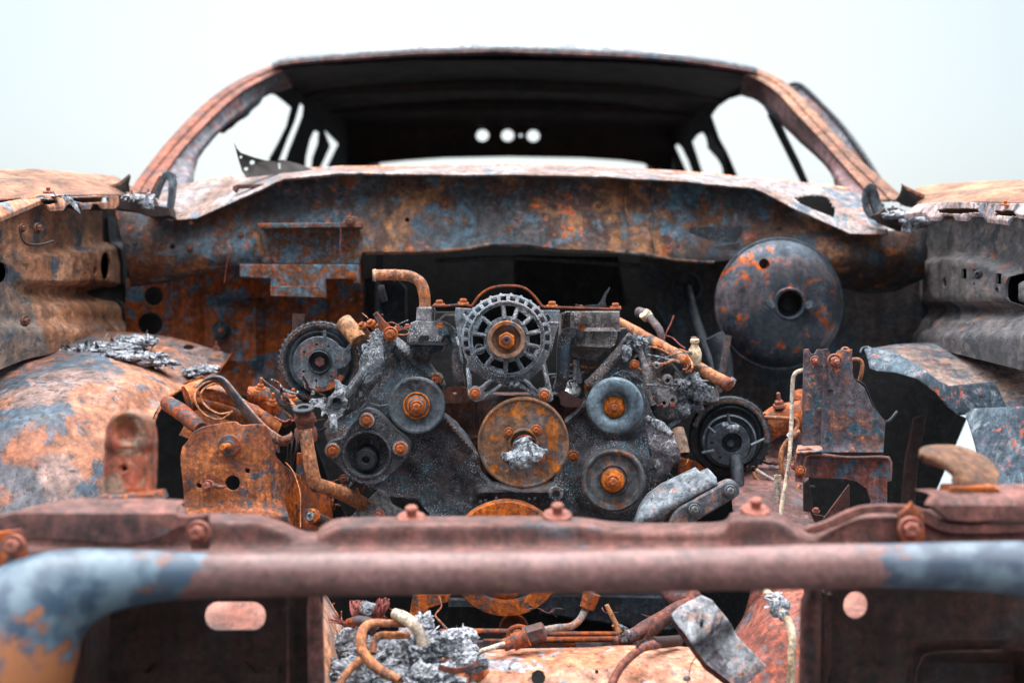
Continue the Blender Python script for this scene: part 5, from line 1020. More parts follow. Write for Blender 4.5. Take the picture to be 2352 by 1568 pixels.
M['orangef'] = burnt('frame_rust', (164, 92, 46), (124, 64, 42), (82, 78, 84), (206, 122, 48), sat=1.0, s=17, cp=.51, cs=.57, cb=.63, seed=70, bump=.5)
M['pinkor'] = burnt('pink_orange_rust', (190, 120, 90), (170, 96, 60), (110, 90, 86), (220, 140, 80), s=17, seed=71, bump=.4)
M['strap'] = burnt('bleached_strap', (120, 104, 100), (146, 92, 68), (84, 88, 96), (206, 186, 168), s=10, cp=.52, cs=.56, cb=.6, seed=72, bump=.4)
left_frame()

# ------------------------------------------------------------ right of the engine
def right_side():
    fr = tube('fuel_rail', [(1408, 735, 2.60), (1450, 756, 2.58), (1510, 790, 2.54), (1575, 826, 2.50), (1625, 856, 2.48), (1668, 880, 2.46)], [12, 12.5, 13, 13.5, 14, 15], M['pipe'], car, nz=.001)
    lathe('rail_cap', (1672, 883, 2.455), [(16, -10), (16.5, 2), (14, 6), (8, 7)], M['rust'], fr, axis=(.6, -.6, -.4), seg=24)
    lathe('rail_collar', (1588, 832, 2.49), [(19, -12), (20, 0), (19, 14)], M['rust'], fr, axis=(.75, -.4, -.4), seg=24)
    bt = lathe('injector', (1596, 822, 2.46), [(13, -14), (15, 0), (16, 12), (13, 22), (9, 28), (8, 34), (11, 38), (10, 44), (5, 46)], M['cream'], fr, axis=(-.05, -.25, 1), seg=24, nz=.003)
    lathe('injector_cap', (1594, 783, 2.455), [(7, -3), (8, 4), (7, 9)], M['rust'], fr, axis=(-.05, -.25, 1), seg=16); tube('injector_pin', [(1590, 812, 2.45), (1576, 808, 2.45), (1560, 802, 2.46)], [4, 3, 2], M['pipe'], fr)
    ho = tube('fuel_hose', [(1468, 718, 2.62), (1482, 722, 2.6), (1496, 734, 2.58), (1508, 748, 2.56), (1517, 764, 2.55), (1520, 786, 2.55)], [13, 12, 9, 9, 9, 8], M['steel2'], car, n=6)
    lathe('hose_nut', (1484, 724, 2.59), [(13, -8), (14, 0), (13, 8)], M['pipegr'], ho, axis=(-.6, -.3, .6), seg=18)
    tube('twig_wire', [(1548, 724, 2.5), (1540, 745, 2.5), (1532, 760, 2.5), (1526, 778, 2.5)], [2, 2, 1.6, 2], M['wire'], ho, seg=6)
    tube('twig_wire', [(1528, 770, 2.5), (1545, 776, 2.5), (1560, 790, 2.48), (1574, 800, 2.47)], 1.4, M['wire'], ho, seg=6)
    tube('twig_wire', [(1490, 796, 2.46), (1512, 800, 2.46), (1536, 812, 2.46)], 2, M['pipe'], ho, seg=6); bolt(1515, 795, 2.47, 10, ho, 'bolt', axis=(.3, -.8, .5))
    tube('steering_stub', [(1673, 770, 2.62), (1667, 805, 2.62), (1658, 858, 2.62), (1650, 900, 2.62)], [8, 7.5, 7.5, 8], M['steel2'], car, n=2)
    tube('servo_hose', [(1640, 770, 2.8), (1650, 790, 2.8), (1660, 830, 2.8), (1664, 880, 2.8)], [22, 24, 22, 22], M['steeldk'], car)
    # broken cylinder head casting with bosses
    def rel(x, y): return .025 * sin(x * .05) * sin(y * .045) + (.02 if 1500 < x < 1550 and 800 < y < 880 else 0)
    hd = plate('cylinder_head', spline([(1440, 790), (1470, 772), (1490, 776), (1500, 790), (1530, 820), (1560, 862), (1590, 884), (1640, 888), (1652, 920), (1610, 932), (1590, 952), (1560, 962), (1530, 968), (1505, 956), (1490, 930), (1476, 890), (1462, 850)], 2, True), 2.46, .05, M['headm'], car, rnd=4, grid=7, relief=rel, nz=.012, nf=24, jag=3)
    for x, y, r in ((1533, 873, 9), (1544, 919, 8), (1525, 925, 9), (1464, 824, 8), (1508, 840, 5)):
        lathe('stud_boss', (x, y, 2.43), [(r + 5, -8), (r + 3, 3), (r, 5), (r * .55, 4), (r * .5, -8)], M['headm'], hd, seg=20)
    bolt(1457, 838, 2.40, 12, hd, 'bolt'); bolt(1544, 929, 2.43, 9, hd, 'boltpk')
    tube('head_web', [(1462, 790, 2.44), (1480, 840, 2.42), (1486, 890, 2.42), (1500, 930, 2.42)], [8, 7, 7, 8], M['headm'], hd, nz=.003)
    clump('crusted_plastic', [(1452, 790, 2.42, 22, 16, 10), (1440, 812, 2.40, 10, 18, 7), (1478, 784, 2.43, 16, 11, 8)], 'ashdk', hd, sub=4, amp=.75, nf=50, flakes=26, seed=9)
    clump('crusted_plastic', [(1580, 880, 2.44, 28, 16, 12), (1610, 900, 2.44, 26, 18, 12), (1560, 900, 2.45, 18, 14, 10), (1590, 930, 2.46, 24, 14, 10), (1560, 940, 2.45, 20, 16, 10)], 'ashdk', hd, sub=4, amp=.8, nf=42, flakes=40, seed=10)
    tube('broken_ear', [(1660, 885, 2.46), (1676, 880, 2.46), (1686, 868, 2.46)], [10, 11, 7], M['ash'], hd, flat=.4)
    # cracked rubber over the idler
    plate('torn_cover_skin', spline([(1398, 872), (1412, 858), (1436, 850), (1456, 862), (1476, 874), (1482, 896), (1478, 930), (1468, 900), (1450, 876), (1420, 868)], 3, True), 2.37, .006, M['melt'], car, rnd=2, grid=7, nz=.012, nf=30, jag=3)
    # torn right edge of the cover
    plate('torn_cover_skin', spline([(1486, 974), (1500, 964), (1520, 970), (1540, 985), (1548, 996), (1552, 1010), (1562, 1040), (1566, 1060), (1555, 1066), (1540, 1074), (1530, 1092), (1516, 1108), (1504, 1080), (1492, 1040), (1488, 1004)], 2, True), 2.385, .008, M['melt2'], car, rnd=3, grid=7, nz=.016, nf=18, jag=4)
    tube('charred_stub', [(1486, 962, 2.35), (1510, 974, 2.34), (1530, 988, 2.335), (1544, 998, 2.33)], [9, 10, 9, 8], M['ashdk'], car, nz=.004)
    tube('sensor_sleeve', [(1557, 985, 2.44), (1562, 1012, 2.43), (1568, 1044, 2.42)], [14, 17, 17], M['tan'], car, smooth=False, seg=24, hollow=.8)
    plate('lower_bracket', [(1560, 1050), (1600, 1060), (1640, 1090), (1620, 1120), (1560, 1090)], 2.50, .02, M['rust'], car, rnd=2, nz=.006, grid=10)
    # grey shield with a two-bolt arm
    def rs_(x, y):
        # crease line between shield and arm
        t = (y - (1202 - (x - 1460) * .50)) ; return .02 / (1 + math.exp(-(t - 18) / 6)) - .03 * math.exp(-(t / 40) ** 2)
    sh = plate('steering_knuckle_shield', [(1458, 1215), (1459, 1202), (1471, 1166), (1490, 1138), (1523, 1114), (1602, 1076), (1611, 1086), (1630, 1078), (1646, 1096), (1649, 1114), (1600, 1140), (1560, 1164), (1570, 1215)], 2.30, .03, M['shield'], car, rnd=6, grid=8, relief=rs_, nz=.003, nf=20)
    ar = plate('shield_arm', spline([(1540, 1196), (1556, 1170), (1600, 1144), (1650, 1116), (1676, 1104), (1692, 1108), (1699, 1126), (1694, 1140), (1660, 1160), (1620, 1184), (1600, 1198), (1590, 1222), (1540, 1222)], 3, True), 2.265, .035, M['shield2'], sh, rnd=6, grid=10, nz=.003, nf=20)
    for x, y in ((1595, 1169), (1677, 1126)): lathe('washer', (x, y, 2.26), [(20, -3), (20, 2), (17, 4), (12, 4)], M['steel'], ar, seg=28); bolt(x, y, 2.255, 13, ar, 'boltgr')
    tube('knuckle_post', [(1690, 1050, 2.46), (1694, 1100, 2.44), (1698, 1180, 2.42)], [16, 15, 15], M['steeldk'], car)
    # rusty things between engine and modulator bracket
    tube('steering_box', [(1752, 985, 2.62), (1790, 965, 2.60), (1850, 950, 2.58)], [32, 34, 34], M['pinkor'], car, seg=24, nz=.003)
    lathe('box_plug', (1840, 915, 2.6), [(24, -30), (24, 0), (20, 12), (10, 18)], M['rust'], car, axis=(-.2, -.6, .9), seg=24)
    bolt(1790, 930, 2.58, 15, car, 'boltpk', axis=(-.1, -.2, 1), kind='stud')
    tube('brake_drum', [(1800, 1010, 2.66), (1812, 1100, 2.64)], [60, 64], M['pinkdk'], car, seg=30, smooth=False, nz=.004)
    sheet('frame_floor', [[(1690, 1060, 2.6), (1760, 1050, 2.6), (1860, 1060, 2.6)], [(1690, 1130, 2.4), (1760, 1120, 2.4), (1860, 1130, 2.4)], [(1690, 1250, 2.25), (1760, 1250, 2.25), (1880, 1250, 2.25)]], M['pinkdk'], car, nz=.01, nf=8)
    for pts, r, m in ((([(1752, 958, 2.5), (1800, 960, 2.5), (1826, 962, 2.5), (1832, 976, 2.5), (1820, 1000, 2.49)]), 4.5, 'pipe'), (([(1838, 990, 2.46), (1812, 1010, 2.46), (1796, 1035, 2.46), (1794, 1068, 2.46), (1806, 1096, 2.46), (1828, 1114, 2.46), (1850, 1122, 2.46)]), 6, 'pipe'),
                      (([(1736, 1078, 2.46), (1765, 1096, 2.45), (1800, 1112, 2.44), (1840, 1120, 2.44)]), 4.5, 'pipegr'), (([(1730, 1084, 2.46), (1752, 1116, 2.45), (1786, 1142, 2.42), (1820, 1138, 2.42), (1838, 1112, 2.42)]), 4.5, 'pipe'),
                      (([(1892, 850, 2.30), (1860, 849, 2.30), (1836, 852, 2.30), (1824, 862, 2.30), (1820, 890, 2.30), (1818, 960, 2.29), (1814, 1040, 2.28), (1806, 1100, 2.27), (1797, 1150, 2.26), (1790, 1210, 2.25)]), 5, 'pipegr'),
                      (([(1952, 826, 2.33), (1972, 826, 2.33), (1980, 836, 2.33), (1979, 856, 2.33), (1971, 884, 2.34)]), 5, 'pipe'), (([(1930, 812, 2.36), (1938, 800, 2.36), (1950, 806, 2.36), (1954, 840, 2.36), (1952, 870, 2.36)]), 4, 'pipe')):
        tube('brake_line', pts, r, M[m], car, n=6)
    tube('guide_post', [(1786, 1090, 2.36), (1785, 1130, 2.36), (1782, 1220, 2.36)], [8, 8, 8], M['pipegr'], car, smooth=False, hollow=.6)
    tube('cable_end', [(1820, 992, 2.45), (1812, 1004, 2.45)], [7, 8], M['chrome'], car, smooth=False)
M['steel2'] = burnt('brown_steel', (100, 84, 82), (78, 74, 80), (60, 68, 78), (170, 100, 60), s=16, seed=73, bump=.4)
M['headm'] = burnt('ashy_head', (120, 118, 120), (92, 90, 94), (66, 66, 72), (158, 142, 128), s=18, cp=.5, cs=.58, seed=74, bump=1.0)
M['melt2'] = burnt('brown_charred_skin', (84, 78, 84), (60, 60, 68), (110, 108, 112), (150, 140, 138), s=18, cp=.5, cs=.6, seed=75, crack=(176, 180, 184), bump=.8)
M['shield2'] = burnt('bleached_arm', (116, 118, 124), (84, 86, 94), (150, 120, 104), (204, 124, 80), s=16, cp=.5, cs=.57, cb=.6, seed=76, bump=.4)
M['pinkdk'] = burnt('dusky_rust', (112, 78, 74), (90, 66, 64), (76, 78, 88), (150, 96, 76), s=10, seed=77, bump=.4)
right_side()

def modulator():
    back = plate('modulator_bracket', [(1847, 802), (1858, 801), (1864, 812), (1872, 812), (1878, 802), (1892, 802), (1892, 1036), (1843, 1032)], 2.29, .006, M['plateblk'], car, rnd=2, grid=16, nz=.003, nf=12)
    bolt(1872, 828, 2.28, 11, back, 'boltpk', kind='stud')
    ft = plate('bracket_face', [(1892, 801), (1904, 800), (1908, 814), (1918, 815), (1926, 804), (1958, 802), (1957, 846), (1962, 872), (1986, 890), (2002, 930), (2034, 970), (2029, 1044), (1886, 1041), (1888, 930), (1891, 905)], lambda x, y: 2.26, .006, M['plateblk'], back, rnd=2, grid=12, relief=lambda x, y: -.006 * math.exp(-((x - 1945) / 30) ** 2) - .01 * math.exp(-((y - 1036) / 8) ** 2) + .012 * (1 if x < 1904 else 0), nz=.002, nf=15)
    bolt(1917, 829, 2.25, 17, ft, 'boltpk', kind='stud')
    lo = plate('bracket_saddle', [(1834, 1032), (1860, 1028), (1890, 1040), (1946, 1048), (2030, 1046), (2044, 1048), (2050, 1062), (2047, 1104), (2038, 1106), (2038, 1250), (2001, 1250), (2000, 1150), (1990, 1122), (1968, 1106), (1940, 1100), (1880, 1098), (1852, 1096), (1846, 1108), (1828, 1106), (1826, 1060)],
              2.24, .006, M['saddle'], back, rnd=2, grid=10, relief=lambda x, y: .02 / (1 + math.exp(-(x - 1856) / 4)) if y > 1050 else 0, nz=.003, nf=12)
    tube('saddle_rim', [(1846, 1104, 2.235), (1848, 1062, 2.235), (1856, 1046, 2.235), (1880, 1044, 2.235), (1946, 1050, 2.235), (2028, 1050, 2.235), (2042, 1056, 2.235), (2046, 1074, 2.235), (2044, 1104, 2.235)], 3.5, M['pink'], lo)
    sheet('saddle_top', [[(1828, 1040, 2.23), (1890, 1036, 2.23)], [(1832, 1024, 2.30), (1886, 1022, 2.30)]], M['pinklt'], lo, nv=3)
    bolt(1840, 1081, 2.235, 12, lo, 'bolt', axis=(-.3, -1, 0)); bolt(1824, 1070, 2.25, 10, lo, 'boltpk', axis=(-1, -.2, 0))
    fo = plate('bracket_foot', [(1846, 1108), (1858, 1100), (1870, 1180), (1900, 1186), (1930, 1150), (1952, 1115), (1952, 1250), (1846, 1250)], 2.34, .006, M['soot_shade'], back, rnd=2); bolt(1874, 1172, 2.32, 9, fo, 'boltpk', axis=(0, -.4, 1))
    plate('bracket_gusset', [(1892, 1190), (1950, 1112), (1954, 1200), (1940, 1230)], 2.33, .005, M['pink'], back, rnd=1)
    tube('bracket_edge', [(1962, 872, 2.30), (1986, 886, 2.31), (2004, 930, 2.32), (2034, 968, 2.33), (2060, 945, 2.36)], 3, M['steeldk'], back)
M['plateblk'] = burnt('scorched_face', (104, 78, 74), (70, 76, 90), (60, 92, 108), (196, 120, 72), s=13, cp=.48, cs=.56, cb=.60, seed=78, bump=.6)
M['saddle'] = burnt('purple_rust', (128, 80, 72), (104, 84, 90), (92, 110, 126), (184, 96, 50), s=18, cp=.5, cs=.57, cb=.61, seed=79, bump=.5)
modulator()

# burnt wiring hanging about the engine
def wiring():
    rs = random.Random(12)
    for (x0, y0, x1, y1, d, n, sag) in ((1470, 800, 1600, 920, 2.42, 16, 20), (700, 1090, 860, 1170, 2.40, 14, 22), (640, 880, 730, 990, 2.28, 9, 24), (1700, 1040, 1840, 1150, 2.50, 14, 30), (770, 1385, 900, 1430, 2.1, 9, 20), (1240, 1390, 1560, 1480, 2.2, 12, 20), (1490, 1040, 1580, 1110, 2.42, 8, 16), (840, 730, 960, 800, 2.42, 6, 14), (1290, 800, 1350, 880, 2.46, 5, 16)):
        for i in range(n):
            ax, ay = rs.uniform(x0, x1), rs.uniform(y0, y1); L_ = rs.uniform(30, 90); an = rs.uniform(0, 2 * pi)
            pts = []
            for k in range(5):
                t = k / 4; pts.append((ax + cos(an) * L_ * (t - .5) + rs.uniform(-8, 8), ay + sin(an) * L_ * .5 * (t - .5) + sag * 4 * t * (1 - t) * rs.uniform(.1, .6) + rs.uniform(-6, 6), d + rs.uniform(-.03, .03)))
            tube('burnt_wire', pts, rs.choice((.9, 1.1, 1.5, 2.2, 3.0)), M[rs.choice(('wire', 'pipe', 'ashdk', 'steeldk', 'soot_shade', 'pipe'))], car, seg=6, n=4, nz=.0004)
wiring()

# ------------------------------------------------------------ front crossbars and lamp panels (nearest the lens, out of focus)
def barmat():
    """pink-brown rust with a sheared patch of old blue-grey paint left at both ends"""
    m = burnt('bar_rust_paint', (128, 90, 86), (104, 70, 66), (138, 100, 86), (176, 116, 84), val=.92, sat=.98, mott=.45, s=5, cp=.52, cs=.66, cb=.70, seed=80, bump=.1, rough=.5)
    N = m.node_tree.nodes; L = m.node_tree.links; bs = [n for n in N if n.type == 'BSDF_PRINCIPLED'][0]
    src = bs.inputs['Base Color'].links[0].from_socket
    tc = N.new('ShaderNodeTexCoord'); sp = N.new('ShaderNodeSeparateXYZ'); L.new(tc.outputs['Object'], sp.inputs[0])
    nn = N.new('ShaderNodeTexNoise'); nn.inputs['Scale'].default_value = 16; nn.inputs['Detail'].default_value = 8; nn.inputs['Roughness'].default_value = .65; L.new(tc.outputs['Object'], nn.inputs['Vector'])
    def mth(op, a, b=None, c=None):
        x = N.new('ShaderNodeMath'); x.operation = op
        for i, v in enumerate((a, b)):
            if v is None: continue
            if isinstance(v, (int, float)): x.inputs[i].default_value = v
            else: L.new(v, x.inputs[i])
        return x.outputs[0]
    off = mth('MULTIPLY', mth('SUBTRACT', nn.outputs[0], .5), .30)
    xx = mth('ADD', sp.outputs[0], off); zz = mth('ADD', sp.outputs[2], off)
    def soft(v, a, b):
        r = N.new('ShaderNodeMapRange'); r.interpolation_type = 'SMOOTHSTEP'; r.inputs[1].default_value = a; r.inputs[2].default_value = b; L.new(v, r.inputs[0]); return r.outputs[0]
    l1 = mth('MULTIPLY', soft(xx, -.35, -.375), soft(zz, .552, .572)); l2 = mth('MULTIPLY', soft(xx, .375, .395), .9)
    f = mth('MAXIMUM', l1, l2)
    n2 = N.new('ShaderNodeTexNoise'); n2.inputs['Scale'].default_value = 26; n2.inputs['Detail'].default_value = 7; L.new(tc.outputs['Object'], n2.inputs['Vector'])
    mr = N.new('ShaderNodeMapRange'); mr.inputs[1].default_value = .42; mr.inputs[2].default_value = .6; L.new(n2.outputs[0], mr.inputs[0])
    pc = N.new('ShaderNodeMix'); pc.data_type = 'RGBA'; pc.inputs[6].default_value = lin((46, 66, 84)); pc.inputs[7].default_value = lin((92, 110, 122)); L.new(mr.outputs[0], pc.inputs[0])
    mx = N.new('ShaderNodeMix'); mx.data_type = 'RGBA'; L.new(f, mx.inputs[0]); L.new(src, mx.inputs[6]); L.new(pc.outputs[2], mx.inputs[7]); mo = N.new('ShaderNodeMix'); mo.data_type = 'RGBA'; mo.inputs[7].default_value = lin((150, 92, 54)); L.new(mth('MULTIPLY', soft(xx, -.36, -.40), soft(zz, .565, .535)), mo.inputs[0]); L.new(mx.outputs[2], mo.inputs[6]); L.new(mo.outputs[2], bs.inputs['Base Color'])
    return m
M['barp'] = barmat()
def front():
    D = 1.52
    tube('front_crossbar', [(-80, 1720, D), (-40, 1600, D), (10, 1500, D), (90, 1400, D), (190, 1345, D), (320, 1326, D), (480, 1322, D), (800, 1318, D), (1176, 1316, D), (1600, 1308, D), (1900, 1300, D), (2150, 1298, D), (2350, 1306, D), (2500, 1340, D)],
         [200, 200, 175, 132, 88, 62, 53, 50, 49, 49, 51, 54, 64, 90], M['barp'], car, n=8, seg=36, nz=.0015, nf=8)
    # radiator support: pressed channel with raised pads, seen from just above
    xs = [-60, 60, 150, 300, 400, 424, 440, 480, 560, 600, 650, 690, 726, 740, 775, 850, 1000, 1180, 1330, 1420, 1560, 1650, 1672, 1690, 1780, 1826, 1858, 1880, 1930, 1980, 2060, 2150, 2260, 2420]
    yt = [1208, 1180, 1162, 1158, 1160, 1168, 1190, 1180, 1182, 1184, 1200, 1218, 1222, 1208, 1192, 1188, 1186, 1186, 1190, 1200, 1202, 1200, 1190, 1176, 1178, 1206, 1216, 1212, 1186, 1170, 1168, 1172, 1180, 1184]
    rows = [[(x, y + 6, 1.76) for x, y in zip(xs, yt)], [(x, y + 1, 1.72) for x, y in zip(xs, yt)], [(x, y + 19, 1.665) for x, y in zip(xs, yt)], [(x, y + 26, 1.655) for x, y in zip(xs, yt)],
            [(x, 1246, 1.652) for x in xs], [(x, 1262, 1.64) for x in xs], [(x, 1280, 1.585) for x in xs], [(x, 1320, 1.575) for x in xs]]
    o = sheet('radiator_support', rows, M['pink'], car, nu=4, nv=4, thick=.003, nz=.0012, nf=10)
    for x, y, r in ((945, 1190, 33), (1280, 1184, 33), (1735, 1172, 33)): bolt(x, y, 1.70, r, o, 'boltpk', axis=(0, -.30, 1), kind='wide')
    plate('edge_trim', [(1060, 1196), (1150, 1196), (1150, 1203), (1060, 1203)], 1.70, .03, M['pinklt'], o, rnd=1)
    # overlapping wing mounts
    lf = plate('wing_mount', spline([(-60, 1200), (0, 1184), (80, 1163), (160, 1150), (300, 1146), (410, 1150), (419, 1156)], 4) + spline([(410, 1163), (404, 1172), (412, 1184), (460, 1182), (474, 1176)], 3) + spline([(478, 1186), (452, 1204), (410, 1214), (370, 1234), (330, 1248), (270, 1252), (180, 1244), (60, 1240), (-60, 1260)], 4), 1.60, .012, M['pink'], car, rnd=5, grid=18,
               relief=lambda x, y: .03 * max(0, (1180 - y)) / 30 - .006, nz=.003, nf=10)
    bolt(455, 1222, 1.585, 27, lf, 'boltpk', kind='hex'); plate('bolt_tab', [(436, 1190), (476, 1186), (486, 1230), (478, 1262), (438, 1262), (430, 1220)], 1.598, .01, M['pink'], lf, rnd=4)
    bolt(30, 1252, 1.56, 26, lf, 'boltpk', kind='hex'); plate('bolt_tab', [(-10, 1222), (44, 1216), (56, 1256), (64, 1300), (0, 1304), (-20, 1260)], 1.575, .01, M['rust'], lf, rnd=4)
    rt = plate('wing_mount', [(2108, 1126), (2140, 1124), (2200, 1128), (2300, 1114), (2440, 1110), (2440, 1195), (2300, 1196), (2230, 1200), (2180, 1196), (2130, 1160), (2142, 1140), (2130, 1132)], 1.64, .012, M['pink'], car, rnd=5, grid=18, relief=lambda x, y: .03 * max(0, (1150 - y)) / 30, nz=.003, nf=10)
    plate('mount_bead', spline([(1850, 1214), (1900, 1196), (1950, 1172), (2000, 1160), (2080, 1160), (2126, 1170), (2170, 1200), (2230, 1204), (2400, 1200), (2400, 1220), (2250, 1226), (2170, 1222), (2120, 1200), (2060, 1180), (1990, 1180), (1930, 1205), (1870, 1226)], 3, True), 1.645, .01, M['pink'], rt, rnd=4)
    bolt(2092, 1214, 1.62, 28, rt, 'boltpk', kind='hex'); plate('bolt_tab', [(2066, 1180), (2086, 1166), (2096, 1152), (2104, 1168), (2122, 1184), (2126, 1230), (2112, 1252), (2078, 1252), (2064, 1226)], 1.635, .01, M['rust'], rt, rnd=4)
    # upright lug on the left
    lu = plate('radiator_lug', spline([(238, 1016), (242, 980), (258, 954), (288, 941), (318, 948), (340, 974), (347, 1016)], 4) + [(348, 1060), (344, 1140), (300, 1150), (232, 1148), (236, 1060)], 1.74, .03, M['lug'], car, rnd=10, grid=10,
               holes=[circ(284, 1076, 6, 12)], relief=lambda x, y: .018 * math.exp(-(((x - 292) / 26) ** 2 + ((y - 990) / 30) ** 2) ** 2) - .012 / (1 + math.exp((y - 1028) / 3)), nz=.004, nf=14)
    plate('lug_foot', [(224, 1140), (352, 1134), (360, 1152), (222, 1158)], 1.70, .06, M['rust'], lu, rnd=4)
    # hooked lug on the right
    rows = [[(2112, 1040, 1.70), (2126, 1031, 1.73), (2160, 1028, 1.76), (2200, 1030, 1.77), (2240, 1044, 1.77), (2274, 1064, 1.75), (2292, 1090, 1.73)],
            [(2114, 1048, 1.68), (2140, 1050, 1.69), (2176, 1054, 1.70), (2206, 1066, 1.71), (2240, 1080, 1.71), (2268, 1096, 1.71), (2290, 1108, 1.71)],
            [(2130, 1058, 1.69), (2160, 1066, 1.685), (2190, 1080, 1.68), (2206, 1096, 1.68), (2236, 1108, 1.68), (2262, 1114, 1.69), (2286, 1118, 1.70)],
            [(2170, 1070, 1.70), (2184, 1080, 1.69), (2196, 1096, 1.68), (2190, 1120, 1.675), (2226, 1126, 1.675), (2256, 1124, 1.68), (2280, 1122, 1.69)]]
    h = sheet('hood_catch', rows, M['catch'], car, nu=6, nv=6, thick=.008, nz=.001)
    plate('catch_slot', circ(2150, 1040, 14, 16, 4), 1.705, .004, M['rust'], h, rnd=.5)
    plate('catch_foot', [(2184, 1118), (2286, 1116), (2300, 1128), (2180, 1132)], 1.66, .04, M['bolt'] if False else M['rusthot'], h, rnd=3)
    # lamp panels under the bar
    lp = plate('lamp_panel', [(120, 1350), (742, 1350), (742, 1700), (120, 1700)], 1.78, .004, M['soot_shade'], car, holes=[rrect(470, 1382, 610, 1446, 30)], rnd=2, grid=30, relief=lambda x, y: -.10 / (1 + math.exp((x - 225) / 10)) + .008 * math.exp(-((y - 1532) / 8) ** 2) - .02 / (1 + math.exp(-(x - 655) / 5)), nz=.004)
    sheet('slot_backing', [[(440, 1360, 1.86), (640, 1360, 1.86)], [(440, 1400, 1.83), (640, 1400, 1.83)], [(440, 1460, 1.795), (640, 1460, 1.795)]], M['bar'], lp, nv=4)
    tube('panel_post', [(722, 1350, 1.74), (722, 1388, 1.74), (724, 1420, 1.74), (730, 1720, 1.74)], [14, 22, 26, 28], M['pinkdk'], car, n=3, seg=24, flat=.7)
    tube('panel_edge', [(662, 1352, 1.755), (662, 1720, 1.755)], 3, M['pink'], lp, smooth=False)
    rp = plate('lamp_panel', [(1862, 1340), (2480, 1330), (2480, 1700), (1862, 1700)], 1.76, .004, M['soot_shade'], car, holes=[circ(1966, 1389, 28, 28, 31)], rnd=2, grid=26, relief=lambda x, y: .05 / (1 + math.exp(-(min(x - 2100, y - 1498, 2345 - x)) / 5)) + .02 / (1 + math.exp((x - 1894) / 3)), nz=.004)
    sheet('hole_backing', [[(1920, 1345, 1.84), (2010, 1345, 1.84)], [(1920, 1390, 1.81), (2010, 1390, 1.81)], [(1920, 1430, 1.775), (2010, 1430, 1.775)]], M['bar'], rp, nv=4)
    tube('panel_post', [(1866, 1340, 1.74), (1866, 1376, 1.74), (1862, 1410, 1.74), (1858, 1720, 1.74)], [18, 32, 34, 34], M['pink'], car, n=3, seg=24, flat=.7)
    tube('panel_edge', [(1897, 1345, 1.75), (1897, 1720, 1.75)], 3, M['pink'], rp, smooth=False)
    tube('panel_edge', [(2100, 1720, 1.765), (2102, 1560, 1.765), (2112, 1520, 1.765), (2140, 1498, 1.765), (2300, 1494, 1.765)], 4, M['soot_shade'], rp)
M['catch'] = burnt('catch_rust', (122, 88, 66), (98, 66, 50), (84, 70, 62), (166, 112, 74), val=1.1, s=12, seed=82, bump=.3)
M['lug'] = burnt('lug_rust', (150, 92, 76), (120, 88, 66), (156, 134, 118), (200, 116, 80), s=11, cp=.5, cs=.58, seed=81, bump=.3)
front()

